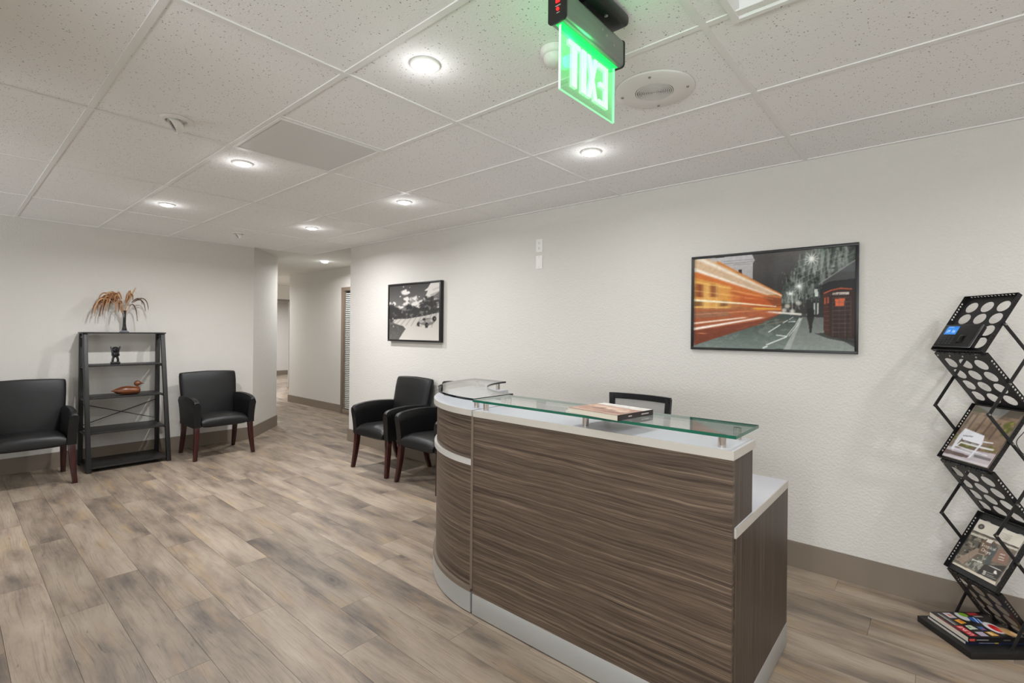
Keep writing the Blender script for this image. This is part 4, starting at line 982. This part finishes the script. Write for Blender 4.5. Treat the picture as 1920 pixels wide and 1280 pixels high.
# outlet plates
def plate(name, label, zc, outlet):
    t = thing(name, label, 'wall plate', (-2.606,YW,zc))
    MB().box(-0.035,0.035,-0.006,-0.0005,-0.057,0.057).build('cover_plate', WHITE, t, world=False, bevel=0.0025)
    if outlet:
        for dz in (-0.022,0.022):
            m = MB().prism(rprof(0.017,0.0145,0.007), -0.0085, -0.0055, lambda a,b,c: (a,c,b+dz)); r = m.build('receptacle', WHITE, t, world=False)
            m = MB()
            for dx in (-0.007,0.006): m.box(dx-0.0012,dx+0.0012,-0.0089,-0.0084,dz-0.001,dz+0.007)
            m.box(-0.003,0.003,-0.0089,-0.0084,dz-0.010,dz-0.0055); m.build('slots', plain('slot_dark', S(70,66,62), 0.8) if dz < 0 else bpy.data.materials['slot_dark'], r, world=False)
    for dz in ((0,) if outlet else (-0.042,0.042)):
        m = MB().lathe([(0.0035,0),(0.003,0.001)], 10); m.v = [(p_[0],-0.0058-p_[2],p_[1]+dz) for p_ in m.v]; m.build('screw', RIVET, t, world=False)
plate('power_outlet', 'white duplex power outlet high on the cream wall', 2.127, True)
plate('blank_plate', 'white blank cover plate just below the power outlet', 1.985, False)

# ================================================================== MAGAZINE RACK (zigzag)
rh = Vector((math.cos(YAW), math.sin(YAW), 0)); fh = Vector((-math.sin(YAW), math.cos(YAW), 0))
DF, DN = 2.392, 2.137
RO = rh*2.15+fh*2.265
rk = thing('zigzag_magazine_rack', 'tall black folding zigzag magazine rack with perforated trays', 'magazine rack', (RO.x,RO.y,0), YAW)
# rack-local axes: x along rh, y along fh
def L(s_, d, z): return Vector((s_-2.15, d-2.265, z))
T0 = (2.207,1.572); P1 = (2.040,1.308); Q1 = (2.248,1.058); P2 = (2.074,0.793); Q2 = (2.282,0.540); P3 = (2.112,0.268); Q3 = (2.290,0.040)
def b3(s0,s1,d0,d1,z0,z1): return MB().hexa([L(s0,d0,z0),L(s1,d0,z0),L(s1,d1,z0),L(s0,d1,z0)],[L(s0,d0,z1),L(s1,d0,z1),L(s1,d1,z1),L(s0,d1,z1)])
b3(1.985,2.300,2.122,2.405,0,0.0285).build('base', BLACKM, rk, world=False, bevel=0.002)
def holed(m, f, a0, a1, b0, b1, na, nb, r, n=16):
    da, db = (a1-a0)/na, (b1-b0)/nb
    for i in range(na):
        for j in range(nb):
            ca, cb = a0+(i+0.5)*da, b0+(j+0.5)*db; inner = []; outer = []
            for k in range(n):
                t_ = 2*PI*(k+0.5)/n; x, y = math.cos(t_), math.sin(t_); mx = max(abs(x)/(da/2), abs(y)/(db/2))
                inner.append(f(ca+r*x, cb+r*y)); 
                if k in (n//8-1, n//8) or True: outer.append(f(ca+x/mx, cb+y/mx))
            m.add(inner+outer, [(k,(k+1)%n,n+(k+1)%n,n+k) for k in range(n)])
            q = [(ca+da/2,cb+db/2),(ca-da/2,cb+db/2),(ca-da/2,cb-db/2),(ca+da/2,cb-db/2)]
            for c_, kk in zip(q, (n//8-1, 3*n//8-1, 5*n//8-1, 7*n//8-1)):     # corner fills
                m.add([outer[kk], f(*c_), outer[(kk+1)%n]], [(0,1,2)])
def tray(lo, hi, nm='tray'):
    A = Vector((hi[0]-lo[0], 0, hi[1]-lo[1])); Ln_ = A.length; A.normalize(); Nn = Vector((-A.z, 0, A.x))
    if Nn.z < 0: Nn = -Nn
    O = L(lo[0], DF, lo[1]); B = Vector((0,-1,0)); W = DF-DN; RIM = 0.020
    pt = lambda a, b, n_=0: tuple(O+A*a+B*b+Nn*n_)
    m = MB(); a0, a1 = 0.0055, Ln_-0.0055
    mg = 0.014; f = lambda a, b: pt(a, b)
    for q in ((a0,a0+0.022,0,W),(a1-0.022,a1,0,W),(a0+0.022,a1-0.022,0,mg),(a0+0.022,a1-0.022,W-mg,W)): m.add([f(q[0],q[2]),f(q[1],q[2]),f(q[1],q[3]),f(q[0],q[3])], [(0,1,2,3)])
    holed(m, f, a0+0.022, a1-0.022, mg, W-mg, 4, 3, 0.0285, 16)
    for b in (0, W):       # long rims with two runs of seven small holes
        g = lambda a, n_: pt(a, b, n_)
        mid = (a0+a1)/2
        for q in ((a0,a0+0.03),(mid-0.017,mid+0.017),(a1-0.03,a1)): m.add([g(q[0],0),g(q[1],0),g(q[1],RIM),g(q[0],RIM)], [(0,1,2,3)])
        holed(m, g, a0+0.03, mid-0.017, 0, RIM, 7, 1, 0.0048, 8); holed(m, g, mid+0.017, a1-0.03, 0, RIM, 7, 1, 0.0048, 8)
    for a in (a0, a1):
        g = lambda b, n_: pt(a, b, n_)
        for q in ((0,0.02),(W-0.02,W)): m.add([g(q[0],0),g(q[1],0),g(q[1],RIM),g(q[0],RIM)], [(0,1,2,3)])
        holed(m, g, 0.02, W-0.02, 0, RIM, 13, 1, 0.0046, 8)
    o = m.build(nm, BLACKM, rk, world=False)
    sol = o.modifiers.new('thickness', 'SOLIDIFY'); sol.thickness = 0.0014; sol.offset = 0
    return O, A, B, Nn, Ln_, W
TR1 = tray(P1, T0); TR2 = tray(Q1, P1); TR3 = tray(P2, Q1); TR4 = tray(Q2, P2); TR5 = tray(P3, Q2); TR6 = tray(Q3, P3)
for q in (P1,P2,P3,Q1,Q2):
    m = MB(); n_ = 9
    for k in range(n_):
        d0 = DN+0.012+(DF-DN-0.024)*k/n_; d1 = DN+0.012+(DF-DN-0.024)*(k+0.86)/n_
        m.tube([L(q[0],d0,q[1]),L(q[0],d1,q[1])], 0.0052, 8)
    m.build('hinge', BLACKM, rk, world=False)
    m = MB()
    for k in range(4):
        d0 = DN+0.03+(DF-DN-0.06)*k/3; fr_ = -1 if q in (P1,P2,P3) else 1
        m.tube([L(q[0]+fr_*0.001,d0,q[1]-0.013),L(q[0]+fr_*0.006,d0,q[1]-0.013)], 0.004, 8)
        m.box(*sorted((L(q[0]+fr_*0.0040,d0,0).x, L(q[0]+fr_*0.0048,d0,0).x)), L(0,d0-0.008,0).y, L(0,d0+0.008,0).y, q[1]-0.0012, q[1]+0.0012)
    m.build('hinge_rivet', RIVET, rk, world=False)
mid = lambda a, b: ((a[0]+b[0])/2, (a[1]+b[1])/2)
B1, B2, B3, F1, F2 = mid(T0,Q1), mid(Q1,Q2), mid(Q2,Q3), mid(P1,P2), mid(P2,P3)
M1 = mid(T0,P1); BB = (2.165,0.036)
for side, off in ((DF,1),(DN,-1)):
    for k, (a, b) in enumerate(((M1,B1),(B1,F1),(F1,B2),(B2,F2),(F2,B3),(B3,BB))):
        lay = 0.0035+0.0036*(k % 2); d0, d1 = side+off*lay, side+off*(lay+0.003)
        u = Vector((b[0]-a[0],0,b[1]-a[1])).normalized(); pv = Vector((-u.z,0,u.x))*0.0075; e = u*0.007
        q = [L(a[0],0,a[1])-e+pv, L(a[0],0,a[1])-e-pv, L(b[0],0,b[1])+e-pv, L(b[0],0,b[1])+e+pv]
        y0, y1 = d0-2.265, d1-2.265
        if k == 5: q = [L(a[0],0,a[1])-e+pv, L(a[0],0,a[1])-e-pv, L(b[0],0,b[1])-pv, L(b[0],0,b[1])+pv]
        o = MB().hexa([(p_.x,y0,p_.z) for p_ in q],[(p_.x,y1,p_.z) for p_ in q]).build('scissor_arm', BLACKM, rk, world=False, bevel=0.0008)
        for pp in ([a, mid(a,b)] if 0 < k < 5 else [a]):
            x_ = L(pp[0],0,pp[1]).x; MB().tube([(x_,y0,pp[1]),(x_,y0+off*0.009,pp[1])], 0.0045, 10).build('pivot', RIVET, o, world=False)
# things lying in the trays; each in tray coordinates (a up the slope, b across, n off the tray)
def tray_thing(name, label, cat, TR, a0, b0):
    O, A, B, Nn, Ln_, W = TR
    R = Matrix.Rotation(YAW,4,'Z'); o = thing(name, label, cat)
    loc = R @ (O+A*a0+B*b0+Nn*0.0012)+Vector((RO.x,RO.y,0))
    X, Y, Z = (R.to_3x3() @ B), (R.to_3x3() @ A), (R.to_3x3() @ Nn)
    o.matrix_world = Matrix(((X.x,Y.x,Z.x,loc.x),(X.y,Y.y,Z.y,loc.y),(X.z,Y.z,Z.z,loc.z),(0,0,0,1)))
    return o      # local: x across (far to near), y up the slope, z off the tray
tc = tray_thing('time_clock', 'black fingerprint time clock with glowing blue screen in the top tray', 'time clock', TR1, 0.016, 0.012)
DEV = plain('device_black', S(20,20,22), 0.3, spec=0.5)
MB().box(0,0.186,0.004,0.122,0.002,0.030).build('body', DEV, tc, world=False, bevel=0.004, seg=3)
MB().box(-0.0015,0.1875,0.0025,0.1235,0.021,0.0245).build('silver_trim', plain('device_silver', S(150,150,152), 0.3, metal=0.8), tc, world=False, bevel=0.001)
MB().box(0.03,0.16,0.02,0.10,-0.0,0.004).build('rear_mount', DEV, tc, world=False)
p = Paint(72, 52, (52,138,226)); p.poly([(0,0),(1,0),(1,0.2),(0,0.2)], (40,116,206)); p.text('09', 0.14, 0.78, 0.34, (225,240,255), 0, 0.26); p.text('06', 0.58, 0.78, 0.34, (225,240,255), 0, 0.26); p.poly([(0.1,0.08),(0.55,0.08),(0.55,0.15),(0.1,0.15)], (150,200,245))
ms = NT('lit_screen'); at_ = ms.n('Attribute', attribute_name='Col').outputs[0]; ms.set(Base_Color=(0.02,0.02,0.02,1), Emission_Color=at_, Emission_Strength=0.9, Roughness=0.2)
p.build('screen', ms.m, tc, (0.022,0.112,0.0303), (0.062,0,0), (0,-0.045,0))
for i in range(4):
    for j in range(4): MB().box(0.020+i*0.019,0.033+i*0.019,0.014+j*0.0115,0.021+j*0.0115,0.0299,0.0309).build('key', plain('key_grey', S(52,53,56), 0.4) if i+j == 0 else bpy.data.materials['key_grey'], tc, world=False)
MB().box(0.112,0.146,0.020,0.066,0.0299,0.0312).build('finger_sensor', plain('sensor_black', S(6,6,7), 0.12), tc, world=False, bevel=0.001)
MB().box(0.118,0.140,0.026,0.058,0.0311,0.0322).build('sensor_window', plain('sensor_glass', S(12,10,10), 0.05, coat=1.0), tc, world=False)
# patio furniture magazine
mg = tray_thing('furniture_magazine', 'glossy magazine with a white patio chair cover in plastic, second reading tray', 'magazine', TR3, 0.016, 0.010)
p = Paint(110, 130, (126,106,88), [(735,225),(1262,385),(850,970),(280,800)])
p.a *= (0.7+0.6*p.noise(8)[...,None])
p.poly([(735,225),(1262,385),(1210,450),(690,290)], (92,84,74)); p.blob((790,300), 0.16, 0.08, (84,88,52), 0.9, 0.6, 0.9); p.poly([(700,330),(1180,480),(1120,560),(640,410)], (146,122,100))
for q in ([(760,345),(640,490)],[(850,395),(720,540)],[(930,440),(800,590)],[(1010,480),(880,640)],[(700,320),(600,440)]): p.line(q, 0.035, (88,74,62), 0.8, soft=0.9)
for x, y, rx, ry in ((1090,520,0.12,0.08),(1050,560,0.1,0.09),(470,590,0.12,0.07),(900,770,0.16,0.07),(620,700,0.2,0.06),(1120,500,0.08,0.05)):
    p.blob((x,y), rx, ry, (92,94,44), 0.9, 0.5, 1.0); p.blob((x+12,y-8), rx*0.5, ry*0.5, (168,160,72), 0.6, 0.8, 1.0)
p.poly([(370,690),(1000,830),(850,970),(280,800)], (186,178,184)); p.poly([(340,725),(640,825),(600,850),(300,770)], (96,78,74)); p.poly([(700,810),(905,870),(880,900),(690,840)], (112,110,114))
p.poly([(400,720),(520,560),(600,487),(560,600),(470,690),(430,745)], (216,218,226)); p.poly([(600,487),(832,600),(800,690),(770,715),(565,640),(555,570)], (232,232,238)); p.poly([(570,568),(700,592),(690,605),(568,582)], (150,150,160)); p.line([(560,630),(760,700)], 0.016, (60,54,52), 0.9)
for q, wd in (([(480,690),(540,655),(740,720),(920,770)],0.03),([(800,665),(920,692)],0.022),([(790,690),(700,780),(640,840)],0.035),([(430,720),(650,800)],0.02),([(470,690),(640,755),(850,830)],0.018)): p.line(q, wd, (226,226,232), 0.95)
p.poly([(300,790),(860,940),(845,975),(270,815)], (206,200,206)); p.put(p.mask([(735,225),(1262,385),(1140,330),(1000,420),(930,470),(880,320)]), (176,190,200), 0.35)
p.build('cover_print', m_vcol('print_in_plastic', 0.25, 0.5, 1.0), mg, (0.002,0.292,0.0092), (0.226,0,0), (0,-0.288,0))
MB().box(0,0.230,0.002,0.294,0,0.0065).build('pages', PAPER, mg, world=False)
MB().box(0.0005,0.2295,0.0025,0.2935,0.0066,0.0090).build('cover', plain('mag_cover', S(120,104,88), 0.4), mg, world=False)
# folded newspaper flyer
fy = tray_thing('travel_flyer', 'black and white newspaper flyer with script Tropical Days title in the lowest tray', 'flyer', TR5, 0.030, 0.016)
p = Paint(130, 150, (118,108,96), [(765,485),(1280,690),(920,1240),(410,970)])
p.a *= (0.75+0.5*p.noise(10)[...,None])
p.poly([(765,485),(1280,690),(1205,805),(680,605)], (214,208,194)); p.blob((780,568), 0.075, 0.058, (66,64,60), 1, 0.2); p.blob((780,568), 0.045, 0.034, (150,146,138), 0.7)
p.line([(680,605),(1205,808)], 0.010, (40,38,36)); p.poly([(665,625),(1195,820),(1185,840),(655,650)], (200,194,180))
for k in range(4): p.line([(980,625+k*20),(1130-k*12,680+k*14)], 0.006, (120,114,106), 0.8)
mk = p.poly([(650,650),(860,730),(560,980),(430,935)], (96,90,80)); p.put(mk*np.clip((p.noise(16)-0.5)*5, 0, 1), (44,42,40), 0.9); p.put(mk*np.clip((p.noise(20)-0.55)*5, 0, 1), (176,166,150), 0.7)
p.poly([(470,930),(720,800),(780,830),(540,985)], (160,140,122), 0.8)
p.poly([(560,985),(800,860),(900,900),(830,1110),(720,1090)], (92,94,84), 0.9); p.put(p.mask([(560,985),(800,860),(900,900),(830,1110),(720,1090)])*(p.noise(26) > 0.58), (186,184,172), 0.6)
p.poly([(780,720),(900,690),(960,780),(850,900),(720,880)], (112,90,76), 0.9); p.poly([(855,700),(920,720),(890,755),(830,735)], (222,218,208))
p.poly([(900,740),(965,810),(860,1010),(800,980)], (82,88,86), 0.9); p.poly([(970,810),(1110,860),(1060,1000),(880,950)], (140,112,98)); p.poly([(800,990),(1060,1010),(930,1190),(700,1090)], (62,60,57), 0.95)
def PT(x, y): return p.P([(x,y)])[0]
a_, b_ = PT(775,765), PT(915,815); p.text('Tropical', a_[0], a_[1]+0.02, 0.062, (240,236,226), math.atan2((b_[1]-a_[1])*p.h, (b_[0]-a_[0])*p.w)*0.5, 0.30)
a_ = PT(770,815); p.text('Days', a_[0]+0.01, a_[1]+0.03, 0.066, (240,236,226), 0.0, 0.20)
for q, wd in (([(725,860),(805,885)],0.008),([(990,870),(1040,885)],0.014),([(975,900),(1030,920)],0.014),([(965,930),(1025,945)],0.014),([(660,930),(770,970)],0.018),([(850,1000),(1000,1070)],0.008),([(870,1005),(985,1055)],0.008),([(790,1065),(815,1075)],0.02),([(785,1082),(808,1092)],0.02),([(775,1098),(798,1108)],0.02),([(830,1080),(900,1105)],0.007),([(820,1100),(905,1135)],0.007),([(810,1115),(930,1165)],0.007)): p.line(q, wd, (226,222,212), 0.9)
p.poly([(905,1085),(920,1060),(940,1065),(945,1110),(900,1095)], (236,232,222)); p.poly([(430,955),(930,1200),(920,1240),(405,985)], (206,198,180))
p.build('flyer_print', PRINTM, fy, (0.0,0.252,0.0053), (0.214,0,0), (0,-0.250,0))
MB().box(0,0.214,0.002,0.252,0,0.005).build('folded_pages', PAPER, fy, world=False)

# catalogues on the base
def catalog(name, label, s0, s1, d0, d1, z0, z1, spine, cover_paint=None):
    ctr = rh*((s0+s1)/2)+fh*((d0+d1)/2)
    o = thing(name, label, 'catalog', (ctr.x,ctr.y,z0), YAW); hs, hd = (s1-s0)/2, (d1-d0)/2; h = z1-z0
    MB().box(-hs,hs,-hd+0.0015,hd,0.001,h-0.001).build('pages', PAPER, o, world=False)
    MB().box(-hs,hs+0.0005,-hd,-hd+0.0014,0,h).build('spine', spine, o, world=False)
    MB().box(-hs-0.0005,hs+0.0005,-hd+0.0014,hd+0.0005,h-0.0009,h).build('front_cover', spine, o, world=False)
    MB().box(-hs-0.0005,hs+0.0005,-hd+0.0014,hd+0.0005,0,0.0009).build('back_cover', spine, o, world=False)
    return o, hs, hd, h
NAVY = plain('navy_cover', S(22,30,62), 0.35); BLKC = plain('black_cover', S(18,17,18), 0.3)
o, hs, hd, h = catalog('supply_catalog', 'thin navy spined catalog lying under the black one on the rack base', 2.014, 2.272, 2.180, 2.378, 0.029, 0.041, NAVY)
m = MB(); m.box(-0.07,0.0,-hd-0.0003,-hd,0.006,0.0075); m.build('spine_stripe', plain('pale_stripe', S(186,190,200), 0.5), o, world=False)
m = MB(); m.box(0.0,0.016,-hd-0.0003,-hd,0.004,0.010); m.build('spine_logo', plain('yellow_mark', S(206,170,50), 0.5), o, world=False)
o, hs, hd, h = catalog('product_catalog', 'thick black product catalog with colourful cover on top of the rack base stack', 2.020, 2.270, 2.174, 2.374, 0.0415, 0.064, BLKC)
p = Paint(128, 150, (24,22,22))      # u: near -> far, v: top of the cover (rack front) -> bottom
p.poly([(0.04,0.06),(0.44,0.06),(0.44,0.20),(0.04,0.20)], (176,24,38)); p.text('ULINE', 0.07, 0.175, 0.085, (245,240,236), 0, 0.34)
p.poly([(0.46,0.09),(0.93,0.09),(0.93,0.12),(0.46,0.12)], (190,186,180), 0.8); p.poly([(0.46,0.135),(0.9,0.135),(0.9,0.155),(0.46,0.155)], (150,146,140), 0.8)
p.poly([(0.2,0.0),(0.8,0.0),(0.8,0.022),(0.2,0.022)], (150,30,44))
p.poly([(0.74,0.20),(0.96,0.20),(0.96,0.34),(0.74,0.34)], (196,182,190)); p.blob((0.85,0.27), 0.06, 0.04, (206,110,80))
p.poly([(0.50,0.24),(0.66,0.22),(0.70,0.34),(0.54,0.37)], (226,156,52)); p.blob((0.62,0.32), 0.05, 0.03, (190,100,30))
p.poly([(0.28,0.24),(0.44,0.26),(0.46,0.38),(0.30,0.40)], (206,214,196)); p.blob((0.38,0.3), 0.05, 0.03, (110,160,80))
p.poly([(0.04,0.26),(0.20,0.26),(0.20,0.40),(0.04,0.40)], (176,160,178)); p.poly([(0.26,0.44),(0.40,0.44),(0.40,0.54),(0.26,0.54)], (60,90,150)); p.blob((0.3,0.5), 0.04, 0.03, (196,70,80))
p.poly([(0.05,0.46),(0.2,0.44),(0.22,0.58),(0.06,0.60)], (216,160,60)); p.poly([(0.1,0.5),(0.2,0.48),(0.2,0.52),(0.1,0.54)], (240,230,210))
p.blob((0.80,0.47), 0.2, 0.09, (214,214,220), 1, 0.2); p.blob((0.88,0.55), 0.11, 0.08, (120,170,40), 1, 0.3); p.blob((0.66,0.62), 0.15, 0.10, (44,96,176), 1, 0.25); p.line([(0.56,0.6),(0.78,0.66)], 0.02, (220,228,240)); p.line([(0.54,0.65),(0.72,0.7)], 0.016, (220,228,240))
p.blob((0.36,0.72), 0.26, 0.13, (222,218,222), 1, 0.2); p.blob((0.34,0.74), 0.17, 0.075, (206,28,34), 1, 0.2); p.blob((0.2,0.86), 0.22, 0.11, (196,150,92), 1, 0.3); p.blob((0.12,0.92), 0.12, 0.06, (226,190,140), 1, 0.4)
p.poly([(0.86,0.66),(0.97,0.66),(0.97,0.84),(0.86,0.84)], (170,40,46)); p.poly([(0.78,0.70),(0.84,0.70),(0.84,0.86),(0.78,0.86)], (180,176,172), 0.8)
p.build('cover_print', PRINT, o, (-hs,-hd+0.001,h+0.0003), (0,2*hd-0.002,0), (2*hs,0,0))
p = Paint(120, 12, (20,18,19)); p.poly([(0.02,0.25),(0.12,0.25),(0.12,0.75),(0.02,0.75)], (196,70,66)); p.poly([(0.14,0.42),(0.36,0.42),(0.36,0.62),(0.14,0.62)], (170,166,164)); p.poly([(0.62,0.4),(0.74,0.4),(0.74,0.6),(0.62,0.6)], (120,118,118))
p.build('spine_print', PRINTM, o, (-hs,-hd-0.0004,h-0.001), (2*hs,0,0), (0,0,-(h-0.002)))

# power cord of the time clock
pts = [(2.245,2.16,1.33),(2.262,2.135,1.20),(2.252,2.120,1.08),(2.205,2.118,0.99),(2.165,2.117,0.94),(2.180,2.116,0.90),(2.215,2.115,0.86),(2.222,2.115,0.80),(2.232,2.115,0.72),(2.262,2.117,0.66),(2.285,2.120,0.58),(2.29,2.125,0.5)]
cp = [rh*s_+fh*d+Vector((0,0,z)) for s_, d, z in pts]; sm = []
for i in range(len(cp)-1):
    a = cp[max(i-1,0)]; b = cp[i]; c = cp[i+1]; d = cp[min(i+2,len(cp)-1)]
    for k in range(6):
        u = k/6; sm.append(0.5*((2*b)+(c-a)*u+(2*a-5*b+4*c-d)*u*u+(3*b-a-3*c+d)*u**3))
co_ = MB().tube(sm+[cp[-1]], 0.0017, 6).build('power_cord', BLACKP, smooth=True); co_.parent = tc; co_.matrix_parent_inverse = tc.matrix_world.inverted(); co_['label'] = 'thin black power cord'
